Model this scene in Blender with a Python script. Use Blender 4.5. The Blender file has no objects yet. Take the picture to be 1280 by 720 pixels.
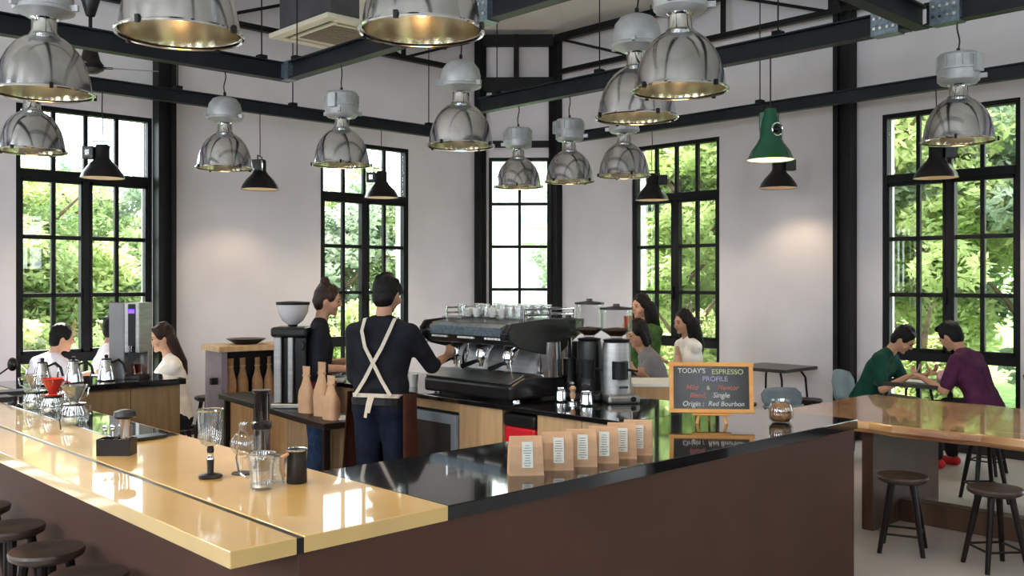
import bpy, bmesh, math, random
import numpy as np
from mathutils import Vector, Matrix, Quaternion
random.seed(7); rng = np.random.default_rng(7)
S = bpy.context.scene; C = S.collection
PI = math.pi

# ------------------------------------------------------------------ camera
EYE = 1.64
cam_d = bpy.data.cameras.new('camera'); cam = bpy.data.objects.new('camera', cam_d); C.objects.link(cam)
cam.location = (0, 0, EYE); cam.rotation_euler = (PI/2, 0, -math.radians(43.55))
cam_d.sensor_width = 36; cam_d.lens = 33.41; cam_d.shift_y = -0.00625; cam_d.clip_end = 300
S.camera = cam
# ------------------------------------------------------------------ world, sun, exposure
w = bpy.data.worlds.new('sky'); S.world = w; w.use_nodes = True
nt = w.node_tree; nt.nodes.clear()
wo = nt.nodes.new('ShaderNodeOutputWorld'); bg = nt.nodes.new('ShaderNodeBackground')
bg.inputs[0].default_value = (0.88, 0.94, 1.0, 1); bg.inputs[1].default_value = 14.0
nt.links.new(bg.outputs[0], wo.inputs[0])
sd = bpy.data.lights.new('sun', 'SUN'); sd.energy = 50; sd.angle = math.radians(1.5); sd.color = (1, .95, .86)
sun = bpy.data.objects.new('sun', sd); C.objects.link(sun)
sun.rotation_euler = Vector((-0.14, -0.88, -1.0)).to_track_quat('-Z', 'Y').to_euler()
S.view_settings.view_transform = 'Standard'; S.view_settings.look = 'None'
S.view_settings.exposure = -0.62; S.view_settings.gamma = 1
S.cycles.max_bounces = 9; S.cycles.diffuse_bounces = 5; S.cycles.glossy_bounces = 5
S.cycles.transmission_bounces = 8; S.cycles.transparent_max_bounces = 16
S.cycles.caustics_reflective = False; S.cycles.caustics_refractive = False
S.cycles.sample_clamp_indirect = 8
def fill_light(name, loc, rot, sx, sy, e, col=(0.86, 0.93, 1.0)):
    d = bpy.data.lights.new(name, 'AREA'); d.shape = 'RECTANGLE'; d.size = sx; d.size_y = sy; d.energy = e; d.color = col
    o = bpy.data.objects.new(name, d); C.objects.link(o); o.location = loc; o.rotation_euler = rot
    return o
RA0, RB0, RA1, RB1 = -4.5, -4.5, 9.417, 9.755
BACKW = [-3.0, 0.3, 3.6, 6.9]
for i_, c in enumerate(BACKW):       # added fill lamps in unseen rear windows, to brighten the room
    if i_ % 2 == 0: fill_light('window_daylight', (c, RB0+.06, 3.3), (PI/2, 0, PI), 1.25, 2.7, 40)
    fill_light('window_daylight', (RA0+.06, c, 3.3), (PI/2, 0, PI/2*3), 1.25, 2.7, 190)

# ------------------------------------------------------------------ helpers
CS, SN = math.cos(math.radians(43.55)), math.sin(math.radians(43.55))   # camera right = (CS,-SN), forward = (SN,CS)
def P(px, py, z):          # point of the place seen at a pixel, at height z
    Y = 1188*(EYE-z)/(py-352); X = (px-640)/1188*Y
    return Vector((X*CS+Y*SN, -X*SN+Y*CS, z))
def Q(px, Y, z=0):         # same, at a depth
    X = (px-640)/1188*Y
    return Vector((X*CS+Y*SN, -X*SN+Y*CS, z))
def a_on_b(px, b):
    k = (px-640)/1188; return b*(SN+k*CS)/(CS-k*SN)
def b_on_a(px, a):
    k = (px-640)/1188; return a*(CS-k*SN)/(SN+k*CS)

def mat(name, col, rough=.5, metal=0, var=.0, scale=8, bump=0, coat=0, emit=None, es=0, col2=None, stretch=None, alpha=None, trans=0, ior=1.45, spec=.5, sheen=0):
    m = bpy.data.materials.new(name); m.use_nodes = True
    n = m.node_tree.nodes; l = m.node_tree.links; b = n['Principled BSDF']
    b.inputs['Base Color'].default_value = (*col, 1); b.inputs['Roughness'].default_value = rough
    b.inputs['Metallic'].default_value = metal; b.inputs['Coat Weight'].default_value = coat
    b.inputs['Coat Roughness'].default_value = .03
    b.inputs['Transmission Weight'].default_value = trans; b.inputs['IOR'].default_value = ior
    b.inputs['Specular IOR Level'].default_value = spec if (spec != .5 or rough < .5) else .15
    if sheen: b.inputs['Sheen Weight'].default_value = sheen
    if emit: b.inputs['Emission Color'].default_value = (*emit, 1); b.inputs['Emission Strength'].default_value = es
    if var or bump or col2:
        tc = n.new('ShaderNodeTexCoord'); mp = n.new('ShaderNodeMapping'); nz = n.new('ShaderNodeTexNoise')
        l.new(tc.outputs['Object'], mp.inputs[0]); l.new(mp.outputs[0], nz.inputs[0])
        nz.inputs['Scale'].default_value = scale; nz.inputs['Detail'].default_value = 5
        if stretch: mp.inputs['Scale'].default_value = stretch
        if var or col2:
            cr = n.new('ShaderNodeValToRGB')
            c2 = col2 or tuple(min(1, c*(1+var)) for c in col); c1 = col if col2 else tuple(c*(1-var) for c in col)
            cr.color_ramp.elements[0].position = .32; cr.color_ramp.elements[1].position = .68
            cr.color_ramp.elements[0].color = (*c1, 1); cr.color_ramp.elements[1].color = (*c2, 1)
            l.new(nz.outputs[0], cr.inputs[0]); l.new(cr.outputs[0], b.inputs['Base Color'])
        if bump:
            bp = n.new('ShaderNodeBump'); bp.inputs['Strength'].default_value = bump; bp.inputs['Distance'].default_value = .01
            l.new(nz.outputs[0], bp.inputs['Height']); l.new(bp.outputs[0], b.inputs['Normal'])
    return m
def thin_glass(name, tint=(1, 1, 1), base=.06, rough=.0, glossmax=.6):
    m = bpy.data.materials.new(name); m.use_nodes = True
    n = m.node_tree.nodes; l = m.node_tree.links; n.clear()
    o = n.new('ShaderNodeOutputMaterial'); mx = n.new('ShaderNodeMixShader'); t = n.new('ShaderNodeBsdfTransparent')
    g = n.new('ShaderNodeBsdfGlossy'); lw = n.new('ShaderNodeLayerWeight'); mr = n.new('ShaderNodeMapRange')
    g.inputs['Roughness'].default_value = rough; t.inputs[0].default_value = (*tint, 1)
    lw.inputs[0].default_value = .5; mr.inputs[3].default_value = base; mr.inputs[4].default_value = glossmax
    pw = n.new('ShaderNodeMath'); pw.operation = 'POWER'; pw.inputs[1].default_value = 3
    l.new(lw.outputs['Facing'], pw.inputs[0]); l.new(pw.outputs[0], mr.inputs[0]); l.new(mr.outputs[0], mx.inputs[0])
    l.new(t.outputs[0], mx.inputs[1]); l.new(g.outputs[0], mx.inputs[2]); l.new(mx.outputs[0], o.inputs[0])
    return m

class MB:
    def __init__(s): s.v = []; s.f = []; s.mi = []
    def add(s, vs, fs, k=0):
        o = len(s.v); s.v += [tuple(v) for v in vs]; s.f += [tuple(i+o for i in f) for f in fs]; s.mi += [k]*len(fs); return s
    def box(s, c, d, rz=0, k=0, m=None):
        hx, hy, hz = d[0]/2, d[1]/2, d[2]/2; cr, sr = math.cos(rz), math.sin(rz); vs = []
        for z in (-hz, hz):
            for x, y in ((-hx, -hy), (hx, -hy), (hx, hy), (-hx, hy)):
                if m is not None: vs.append(m @ Vector((x+c[0], y+c[1], z+c[2])))
                else: vs.append((c[0]+x*cr-y*sr, c[1]+x*sr+y*cr, c[2]+z))
        return s.add(vs, [(3, 2, 1, 0), (4, 5, 6, 7), (0, 1, 5, 4), (1, 2, 6, 5), (2, 3, 7, 6), (3, 0, 4, 7)], k)
    def span(s, x0, x1, y0, y1, z0, z1, k=0):
        return s.box(((x0+x1)/2, (y0+y1)/2, (z0+z1)/2), (x1-x0, y1-y0, z1-z0), k=k)
    def prism(s, pts, vec, k=0):       # closed polygon (list of 3D points) swept along vec
        n = len(pts); p = [Vector(q) for q in pts]; v = Vector(vec)
        return s.add(p+[q+v for q in p], [tuple(range(n))[::-1], tuple(range(n, 2*n))]+[(i, (i+1) % n, (i+1) % n+n, i+n) for i in range(n)], k)
    def tube(s, pts, r, n=10, cap=True, k=0, ex=1):
        pts = [Vector(p) for p in pts]; rr = r if isinstance(r, (list, tuple)) else [r]*len(pts)
        vs = []; fs = []; ref = None
        for i, p in enumerate(pts):
            t = (pts[min(i+1, len(pts)-1)]-pts[max(i-1, 0)]).normalized()
            if ref is None:
                ref = Vector((0, 0, 1)) if abs(t.z) < .9 else Vector((1, 0, 0))
            u = t.cross(ref).normalized(); w_ = u.cross(t).normalized(); ref = w_
            for j in range(n):
                a = 2*PI*j/n; vs.append(p+u*math.cos(a)*rr[i]+w_*math.sin(a)*rr[i]*ex)
        for i in range(len(pts)-1):
            for j in range(n):
                fs.append((i*n+j, i*n+(j+1) % n, (i+1)*n+(j+1) % n, (i+1)*n+j))
        if cap: fs += [tuple(range(n))[::-1], tuple(range((len(pts)-1)*n, len(pts)*n))]
        return s.add(vs, fs, k)
    def lathe(s, prof, n=24, c=(0, 0, 0), k=0, m=None, sx=1, sy=1):   # prof: (r,z) list
        vs = []; fs = []
        for r, z in prof:
            for j in range(n):
                a = 2*PI*j/n; p = Vector((c[0]+max(r, 1e-4)*math.cos(a)*sx, c[1]+max(r, 1e-4)*math.sin(a)*sy, c[2]+z)); vs.append(m @ p if m is not None else p)
        for i in range(len(prof)-1):
            for j in range(n): fs.append((i*n+j, i*n+(j+1) % n, (i+1)*n+(j+1) % n, (i+1)*n+j))
        return s.add(vs, fs, k)
    def ball(s, c, r, n=14, q=9, m=None, k=0):
        r = (r, r, r) if isinstance(r, (int, float)) else r; vs = []; fs = []
        for i in range(q+1):
            th = PI*i/q
            for j in range(n):
                a = 2*PI*j/n; p = Vector((math.sin(th)*math.cos(a)*r[0], math.sin(th)*math.sin(a)*r[1], -math.cos(th)*r[2]))
                if m is not None: p = m @ p
                vs.append(p+Vector(c))
        for i in range(q):
            for j in range(n): fs.append((i*n+j, i*n+(j+1) % n, (i+1)*n+(j+1) % n, (i+1)*n+j))
        return s.add(vs, fs, k)
    def cap(s, p0, r0, p1, r1, n=14):     # tapered capsule: closed
        p0 = Vector(p0); p1 = Vector(p1); d = p1-p0; L = d.length; d = d.normalized() if L > 1e-6 else Vector((0, 0, 1))
        q = 4; pts = []; rr = []
        for i in range(q+1):
            t = PI/2*i/q; pts.append(p0-d*r0*math.cos(t)); rr.append(max(r0*math.sin(t), .0004))
        for i in range(q+1):
            t = PI/2*i/q; pts.append(p1+d*r1*math.sin(t)); rr.append(max(r1*math.cos(t), .0004))
        return s.tube(pts, rr, n)
    def build(s, name, m, parent=None, loc=None, smooth=False, bevel=0, seg=2, solid=0, sub=0, angle=35):
        me = bpy.data.meshes.new(name); me.from_pydata(s.v, [], s.f)
        ms = m if isinstance(m, (list, tuple)) else [m]
        for q in ms: me.materials.append(q)
        if len(ms) > 1: me.polygons.foreach_set('material_index', s.mi)
        if smooth:
            me.shade_smooth() if hasattr(me, 'shade_smooth') else None
            me.set_sharp_from_angle(angle=math.radians(angle))
        me.update(); o = bpy.data.objects.new(name, me); C.objects.link(o)
        if parent: o.parent = parent
        if loc is not None: o.location = loc
        if sub:
            d = o.modifiers.new('sub', 'SUBSURF'); d.levels = sub; d.render_levels = sub
        if solid:
            d = o.modifiers.new('solid', 'SOLIDIFY'); d.thickness = solid; d.offset = -1
        if bevel:
            d = o.modifiers.new('bevel', 'BEVEL'); d.width = bevel; d.segments = seg; d.limit_method = 'ANGLE'; d.angle_limit = math.radians(40)
        return o
def tag(o, label, cat, group=None):
    o['label'] = label; o['category'] = cat
    if group: o['group'] = group
    return o
def thing(name, label, cat, loc=(0, 0, 0), rz=0, group=None):
    o = bpy.data.objects.new(name, None); C.objects.link(o); o.location = loc; o.rotation_euler = (0, 0, rz); o.empty_display_size = .1
    return tag(o, label, cat, group)
def struct(o): o['kind'] = 'structure'; return o
def dup(root, label=None, loc=None, rz=None, group=None):
    kids = {}
    for o in bpy.data.objects:
        if o.parent: kids.setdefault(o.parent.name, []).append(o)
    def rec(o, par):
        c = o.copy(); C.objects.link(c)
        if par: c.parent = par
        for ch in kids.get(o.name, []): rec(ch, c)
        return c
    r = rec(root, None)
    if label: r['label'] = label
    if loc is not None: r.location = loc
    if rz is not None: r.rotation_euler = (0, 0, rz)
    if group: r['group'] = group
    return r

# ------------------------------------------------------------------ materials
M = dict(
 plaster=mat('white wall plaster', (.66, .63, .66), .8, var=.05, scale=1.6, bump=.05),
 ceil=mat('cream ceiling board', (.62, .58, .53), .85, var=.04, scale=2),
 floor=mat('polished concrete', (.50, .475, .47), .32, var=.14, scale=1.3, bump=.02, spec=.5),
 steel=mat('black painted steel', (.008, .0075, .009), .5, var=.2, scale=6, spec=.22),
 frame=mat('black window steel', (.007, .0075, .009), .5, var=.2, scale=9, spec=.22),
 beam=mat('dark blue grey beam paint', (.012, .014, .019), .45, var=.25, scale=5, spec=.3),
 plate=mat('galvanised plate', (.18, .23, .28), .35, .6, var=.3, scale=40),
 alu=mat('polished spun aluminium', (.56, .56, .59), .15, 1, var=.28, scale=3, bump=.02),
 aluin=mat('inner reflector aluminium', (.78, .71, .56), .20, 1, var=.08, scale=6),
 cast=mat('grey cast ballast housing', (.40, .41, .42), .38, .25, var=.15, scale=12, bump=.1),
 chrome=mat('chrome', (.72, .72, .73), .1, 1, var=.05, scale=5),
 brushed=mat('brushed stainless steel', (.34, .335, .33), .4, .9, var=.12, scale=4, stretch=(1, 1, 12)),
 black=mat('black plastic', (.008, .008, .009), .35, spec=.35, var=.2, scale=10),
 blackm=mat('satin black enamel', (.011, .010, .011), .3, var=.2, scale=7, spec=.4),
 green=mat('green enamel', (.006, .10, .052), .25, var=.15, scale=6, coat=.4),
 whitein=mat('white enamel inside', (.75, .68, .55), .4, var=.05),
 bulb=mat('warm bulb', (1, .8, .5), .4, emit=(1, .60, .26), es=7),
 gold=mat('honey coloured polished slab', (.68, .46, .17), .30, .15, var=.10, scale=2.2, coat=1, bump=.01),
 granite=mat('black polished granite', (.008, .008, .009), .07, 0, var=.5, scale=90, coat=.5, spec=.7),
 inset=mat('blue grey inset glass panel', (.05, .055, .065), .05, coat=1),
 base=mat('brown bar front paint', (.078, .038, .027), .55, var=.12, scale=2),
 wood=mat('light oak veneer', (.40, .25, .125), .45, col2=(.52, .34, .18), scale=3, stretch=(10, 10, 1), bump=.03),
 woodd=mat('darker veneer', (.19, .115, .055), .45, col2=(.26, .165, .085), scale=3, stretch=(10, 10, 1)),
 slab=mat('live edge hardwood', (.26, .10, .04), .22, col2=(.74, .43, .18), scale=2.2, stretch=(5, .7, 5), coat=.7, bump=.03),
 slableg=mat('dark hardwood', (.07, .038, .026), .4, col2=(.12, .065, .04), scale=3, stretch=(1, 6, 1)),
 stool=mat('dark stained stool wood', (.013, .009, .008), .38, spec=.25, var=.3, scale=8),
 seat=mat('brown stool seat', (.055, .035, .028), .33, var=.25, scale=9),
 kraft=mat('kraft paper', (.50, .31, .19), .75, var=.08, scale=20, bump=.25),
 kraft2=mat('shaded brown kraft bag', (.36, .21, .11), .75, var=.12, scale=22, bump=.3),  # darker brown than the plain kraft
 label=mat('pale bag label', (.66, .66, .60), .6, var=.06, scale=30),
 ink=mat('grey print', (.16, .16, .16), .6, var=.05),
 glass=thin_glass('clear glass', (.94, .95, .95), .17, .02, .75),
 pane=thin_glass('window glass', (.97, .99, .98), .04, 0, .35),
 liquor=thin_glass('amber coffee', (.75, .45, .16), .08),
 beans=mat('roasted coffee beans', (.035, .017, .01), .45, col2=(.09, .045, .022), scale=90, bump=.8),
 jarfill=mat('brown sugar and wraps', (.20, .085, .03), .6, col2=(.42, .22, .09), scale=45, bump=.5),
 red=mat('red plastic', (.45, .03, .02), .25, var=.08, coat=.5),
 redbin=mat('red bin', (.55, .008, .02), .4, var=.1),
 white=mat('white porcelain', (.78, .77, .74), .2, var=.03, coat=.5),
 towel=mat('white towel', (.72, .72, .75), .9, var=.06, scale=30, bump=.5),
 orange=mat('orange varnished pine', (.62, .27, .06), .4, col2=(.74, .36, .10), scale=5, stretch=(1, 6, 6)),
 board=mat('blackboard slate', (.02, .017, .016), .16, var=.3, scale=6),
 rear=mat('dark painted brick wall', (.10, .085, .08), .8, var=.15, scale=3),
 chalk=mat('white chalk', (.52, .52, .48), .9, var=.1, scale=80), chalkr=mat('red chalk', (.42, .13, .12), .9, var=.1, scale=80),
 chalkg=mat('yellow green chalk', (.42, .44, .24), .9, var=.1, scale=80), chalkv=mat('violet chalk', (.32, .29, .45), .9, var=.1, scale=80),
 skin=mat('skin', (.50, .27, .175), .5, var=.08, scale=9, spec=.3), lip=mat('lips', (.38, .13, .10), .5, var=.05),
 skin2=mat('lighter skin', (.62, .37, .26), .5, var=.06, scale=9, spec=.3),
 hair=mat('black hair', (.006, .005, .005), .45, spec=.2, var=.4, scale=60, stretch=(3, 3, .4), bump=.6),
 hairb=mat('dark brown hair', (.028, .013, .009), .42, spec=.25, var=.4, scale=60, stretch=(3, 3, .4), bump=.6),
 eye=mat('dark eye', (.01, .008, .008), .15, var=.1),
 shirtb=mat('black cotton', (.012, .013, .018), .8, var=.3, scale=14, bump=.35),
 jean=mat('blue denim', (.022, .045, .10), .8, var=.3, scale=25, bump=.3), jeand=mat('dark indigo denim', (.008, .012, .028), .8, var=.3, scale=25, bump=.3),
 apron=mat('brown apron', (.045, .016, .010), .75, var=.2, scale=14, bump=.3), apronr=mat('dark red apron', (.14, .012, .012), .75, var=.2, scale=14, bump=.3),
 strap=mat('cream strap', (.60, .54, .46), .8, var=.08, scale=40),
 shirtw=mat('white shirt', (.75, .72, .80), .8, var=.06, scale=12, bump=.3), blouse=mat('white blouse', (.85, .82, .78), .8, var=.05, scale=12, bump=.2),
 shirtg=mat('dark green polo', (.008, .055, .038), .75, var=.2, scale=14, bump=.3), shirtp=mat('dark purple shirt', (.075, .018, .055), .7, var=.2, scale=14, bump=.3),
 greytee=mat('grey tee', (.22, .21, .22), .8, var=.1, scale=14, bump=.3), leaft=mat('green top', (.045, .095, .025), .8, var=.4, scale=18, bump=.3),
 khaki=mat('khaki cloth', (.42, .32, .21), .8, var=.1, scale=14, bump=.3), darkt=mat('charcoal trousers', (.02, .02, .024), .8, var=.2, scale=14),
 purple_led=mat('violet display', (.05, .02, .3), .4, emit=(.18, .06, 1), es=3.5),
 acgrey=mat('dark grey duct casing', (.11, .105, .115), .5, .3, var=.15, scale=6), acwhite=mat('ivory unit plastic', (.72, .66, .55), .5, var=.03), grille=mat('beige filter grille', (.34, .29, .23), .7, var=.1, scale=50),
 bark=mat('bark', (.12, .085, .06), .9, var=.3, scale=9, bump=.6), grass=mat('grass', (.10, .20, .04), .9, var=.4, scale=5, bump=.5),
 render_=mat('white rendered facade', (.78, .78, .78), .8, var=.03, scale=2), bluesign=mat('faded blue sign', (.30, .52, .66), .7, var=.2, scale=4),
 fabric=mat('grey blue chair shell', (.16, .20, .23), .6, var=.1), darkgrey=mat('dark grey top', (.035, .034, .034), .35, var=.2, scale=6),
 panelgrey=mat('grey violet side board', (.20, .17, .20), .6, var=.08), paper=mat('white paper', (.8, .8, .78), .7, var=.02), flower=mat('pink wrap', (.7, .25, .30), .7, col2=(.8, .7, .65), scale=30),
)
def leafmat(name, c1, c2):
    m = bpy.data.materials.new(name); m.use_nodes = True; n = m.node_tree.nodes; l = m.node_tree.links; n.clear()
    o = n.new('ShaderNodeOutputMaterial'); d = n.new('ShaderNodeBsdfDiffuse'); t = n.new('ShaderNodeBsdfTranslucent'); mx = n.new('ShaderNodeMixShader')
    g = n.new('ShaderNodeNewGeometry'); nz = n.new('ShaderNodeTexNoise'); cr = n.new('ShaderNodeValToRGB'); mp = n.new('ShaderNodeTexCoord')
    nz.inputs['Scale'].default_value = 1.7; nz.inputs['Detail'].default_value = 6; l.new(mp.outputs['Object'], nz.inputs[0])
    cr.color_ramp.elements[0].position = .35; cr.color_ramp.elements[1].position = .65
    cr.color_ramp.elements[0].color = (*c1, 1); cr.color_ramp.elements[1].color = (*c2, 1)
    l.new(nz.outputs[0], cr.inputs[0]); l.new(cr.outputs[0], d.inputs[0]); l.new(cr.outputs[0], t.inputs[0])
    mx.inputs[0].default_value = .5; l.new(d.outputs[0], mx.inputs[1]); l.new(t.outputs[0], mx.inputs[2]); l.new(mx.outputs[0], o.inputs[0])
    return m
LEAF = [leafmat('mid green leaves', (.13, .22, .08), (.44, .52, .26)), leafmat('yellow green leaves', (.24, .34, .11), (.68, .72, .38)), leafmat('cool green leaves', (.18, .27, .18), (.55, .62, .48)), leafmat('sunlit lime leaves', (.30, .42, .14), (.80, .86, .48))]  # the lime set has sunlight put into its leaf colour

# ================================================================== the room
MB().span(RA0-.3, RA1+.3, RB0-.3, RB1+.3, -.2, 0).build('floor', M['floor'])['kind'] = 'structure'
WZ0, WZR, WZT, WZS = .28, 2.68, 3.34, .90     # sill, transom rail, head, lower rail
H = 5.0
CA, CB = (8.666, RB1), (RA1, 8.999)           # ends of the corner wall
def wall(name, O, u, nrm, L, opens, th=.28, m='plaster', zt=None, z0_=None):
    z0_ = z0_ or WZ0
    zt = zt or WZT  # inner face starts at O, runs along u for L; solid behind it
    u = Vector((*u, 0)).normalized(); nrm = Vector((*nrm, 0)).normalized(); mb = MB()
    def seg(s0, s1, z0, z1):
        if s1-s0 < 1e-4: return
        p = [Vector((*O, 0))+u*s0, Vector((*O, 0))+u*s1]
        a, b, c, d = p[0], p[1], p[1]+nrm*th, p[0]+nrm*th
        mb.prism([(q.x, q.y, z0) for q in (a, b, c, d)], (0, 0, z1-z0))
    s = 0
    for s0, s1 in sorted(opens):
        seg(s, s0, 0, H); seg(s0, s1, 0, z0_); seg(s0, s1, zt, H); s = s1
    seg(s, L, 0, H)
    return struct(mb.build(name, M[m]))
W1 = [a for a in (3.45, 6.79, .11, -3.2)]; W2 = [7.04, 3.77, .50, -2.77]
hw = .655
wall('wall_left', (RA0-.28, RB1), (1, 0), (0, 1), CA[0]-RA0+.28, [(c-hw-RA0+.28, c+hw-RA0+.28) for c in W1])
wall('wall_right', (RA1, RB0-.28), (0, 1), (1, 0), CB[1]-RB0+.28, [(c-hw-RB0+.28, c+hw-RB0+.28) for c in W2])
cu = Vector((CB[0]-CA[0], CB[1]-CA[1])); CL = cu.length; cu.normalize(); cn = Vector((-cu.y, cu.x))
c0 = .12; c1 = CL-.10
wall('wall_center', CA, cu, cn, CL, [(c0, c1)])
wall('wall_near', (RA0, RB0), (1, 0), (0, -1), RA1-RA0, [(c-hw-RA0, c+hw-RA0) for c in BACKW], m='rear', zt=4.72, z0_=1.9)
wall('wall_side', (RA0, RB0), (0, 1), (-1, 0), RB1-RB0, [(c-hw-RB0, c+hw-RB0) for c in BACKW], m='rear', zt=4.72, z0_=1.9)
# ceiling: hipped boards rising from the wall heads
mb = MB(); o_ = [(RA0-.3, RB0-.3), (RA1+.3, RB0-.3), (RA1+.3, CB[1]+.12), (CA[0]+.12, RB1+.3), (RA0-.3, RB1+.3)]
i_ = [(RA0+4.5, RB0+4.5), (RA1-4.5, RB0+4.5), (RA1-4.5, RB1-4.6), (RA1-4.6, RB1-4.5), (RA0+4.5, RB1-4.5)]
vs = [(x, y, H-.02) for x, y in o_]+[(x, y, 6.5) for x, y in i_]+[(x, y, H+.15) for x, y in o_]+[(x, y, 6.7) for x, y in i_]
fs = [(i, (i+1) % 5, (i+1) % 5+5, i+5) for i in range(5)]+[(5, 6, 7, 8, 9)]
fs = fs+[tuple(j+10 for j in f) for f in fs]+[(i, (i+1) % 5, (i+1) % 5+10, i+10) for i in range(5)]
struct(mb.add(vs, fs).build('ceiling', M['ceil']))
# skirting
sk = M['darkgrey']
struct(MB().span(RA0, CA[0], RB1-.02, RB1-.001, 0, .10).build('baseboard_left', sk))
struct(MB().span(RA1-.02, RA1-.001, RB0, CB[1], 0, .10).build('baseboard_right', sk))

# windows: outer frame, rails, mullion, muntins and one object per pane
def window(n, O, u, nrm, W, cols, centre=True, transom=True, WZT=3.34, WZ0=.28, WZS=.90):
    u = Vector((*u, 0)).normalized(); nr = Vector((*nrm, 0)).normalized()
    if u.x*nr.y-u.y*nr.x < 0: O = (O[0]+u.x*W, O[1]+u.y*W); u = -u
    r = bpy.data.objects.new('window_%d' % n, None); C.objects.link(r); struct(r); r.location = (*O, 0)
    m = Matrix((( u.x, nr.x, 0), (u.y, nr.y, 0), (0, 0, 1))); r.rotation_euler = m.to_euler()
    D = .075; y = .06
    def bar(nm, x0, x1, z0, z1, d=D, yy=y): return MB().span(x0, x1, yy-d/2, yy+d/2, z0, z1).build(nm, M['frame'], r, bevel=.006, seg=1)
    f = MB(); t = .045
    for x0, x1, z0, z1 in ((0, t, WZ0, WZT), (W-t, W, WZ0, WZT), (t, W-t, WZ0, WZ0+t), (t, W-t, WZT-t, WZT)): f.span(x0, x1, y-.05, y+.05, z0, z1)
    f.build('outer_frame', M['frame'], r)
    bar('rail', t, W-t, WZS-.05, WZS+.045, .09)
    if transom: bar('rail', t, W-t, WZR-.045, WZR+.045, .09)
    cm = .034; xs = []
    pw = (W-2*t)/cols
    xs = [t+pw*i for i in range(cols+1)]
    rows_mid = [WZS+.045+(WZR-.045-WZS-.045)*i/3 for i in range(4)]
    if centre:
        bar('mullion', W/2-cm, W/2+cm, WZS+.045, WZR-.045, .09)
        f2 = MB()
        for s_ in (0, 1):           # casement leaves stand a little proud
            xa, xb = (t, W/2-cm) if s_ == 0 else (W/2+cm, W-t)
            for x0, x1, z0, z1 in ((xa, xa+.022, rows_mid[0], rows_mid[3]), (xb-.022, xb, rows_mid[0], rows_mid[3]), (xa, xb, rows_mid[0], rows_mid[0]+.03), (xa, xb, rows_mid[3]-.03, rows_mid[3])):
                f2.span(x0, x1, y-.045, y+.03, z0, z1)
        f2.build('casement_frame', M['frame'], r)
        MB().box((W/2-.02, y-.06, 1.5), (.02, .03, .16)).build('handle', M['frame'], r)
    mw = .021
    pane_rows = [(WZ0+t, WZS-.05)]+[(rows_mid[i], rows_mid[i+1]) for i in range(3)]
    pane_rows += [(WZR+.045, WZT-t)] if transom else []
    if not transom: pane_rows = [(WZ0+t, WZS-.05)]+[(WZS+.045+(WZT-t-WZS-.045)*i/4, WZS+.045+(WZT-t-WZS-.045)*(i+1)/4) for i in range(4)]
    for ri, (z0, z1) in enumerate(pane_rows):
        for c in range(cols):
            MB().span(xs[c]+.004, xs[c+1]-.004, y-.003, y+.003, z0+.002, z1-.002).build('pane', M['pane'], r)
        for c in range(1, cols):
            if centre and c == cols//2 and 1 <= ri <= 3: continue
            bar('muntin', xs[c]-mw, xs[c]+mw, z0, z1, .05)
        if ri >= 1 and ri+1 < len(pane_rows) and abs(z1-pane_rows[ri+1][0]) < .01:
            bar('muntin', t, W-t, z1-mw, z1+mw, .05)
    return r
n = 1
for c in W1: window(n, (c-hw, RB1), (1, 0), (0, 1), 2*hw, 4); n += 1
for c in W2: window(n, (RA1, c-hw), (0, 1), (1, 0), 2*hw, 4); n += 1
mlast = window(n, Vector(CA)+cu*c0, cu, cn, c1-c0, 2, centre=False, transom=False); n += 1
for c in BACKW:  # unseen rear windows, their height shaped for the fill
    window(n, (c-hw, RB0), (1, 0), (0, -1), 2*hw, 4, False, False, WZT=4.72, WZ0=1.9, WZS=2.5); n += 1
    window(n, (RA0, c-hw), (0, 1), (-1, 0), 2*hw, 4, False, False, WZT=4.72, WZ0=1.9, WZS=2.5); n += 1

# steel columns on the walls
def hcol(name, x, y, rz, label, w_=.19, d=.16, h=H-.04, g='black steel wall columns'):
    r = thing(name, label, 'column', (x, y, 0), rz, g)
    MB().span(-w_/2, w_/2, -.006, .010, 0, h).span(-w_/2, -w_/2+.05, -d+.02, -.006, 0, h).build('flange', M['steel'], r)
    MB().span(w_/2-.05, w_/2, -d+.02, -.006, 0, h).build('flange', M['steel'], r)
    MB().span(-w_/2+.05, w_/2-.05, -.09, -.07, 0, h).build('web', M['steel'], r)
    MB().span(-w_/2-.03, w_/2+.03, -d, .02, 0, .015).build('base_plate', M['steel'], r)
    return r
a204 = a_on_b(204, RB1-.05)
hcol('steel_column', a204, RB1-.02, 0, 'black steel column right of the window with the seated group')
b1057 = b_on_a(1058, RA1-.05)
k = hcol('steel_column', RA1-.02, b1057, -PI/2, 'black steel column between the bare white wall and the far right window')
MB().prism([(-.02, -.10, 4.40), (-.02, -.10, 4.98), (-.02, -.80, 4.98)], (.04, 0, 0)).build('gusset', M['steel'], k)
hcol('steel_column', CA[0]-.05, RB1-.02, 0, 'black corner column left of the narrow centre window', .12, .12)
hcol('steel_column', RA1-.02, CB[1]-.02, -PI/2, 'black corner column right of the narrow centre window', .15, .12)
hcol('steel_column', a204-3.34, RB1-.02, 0, 'black steel column left of the window with the seated group')
hcol('steel_column', RA1-.02, b1057-3.3, -PI/2, 'black steel column right of the far right window')

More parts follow.
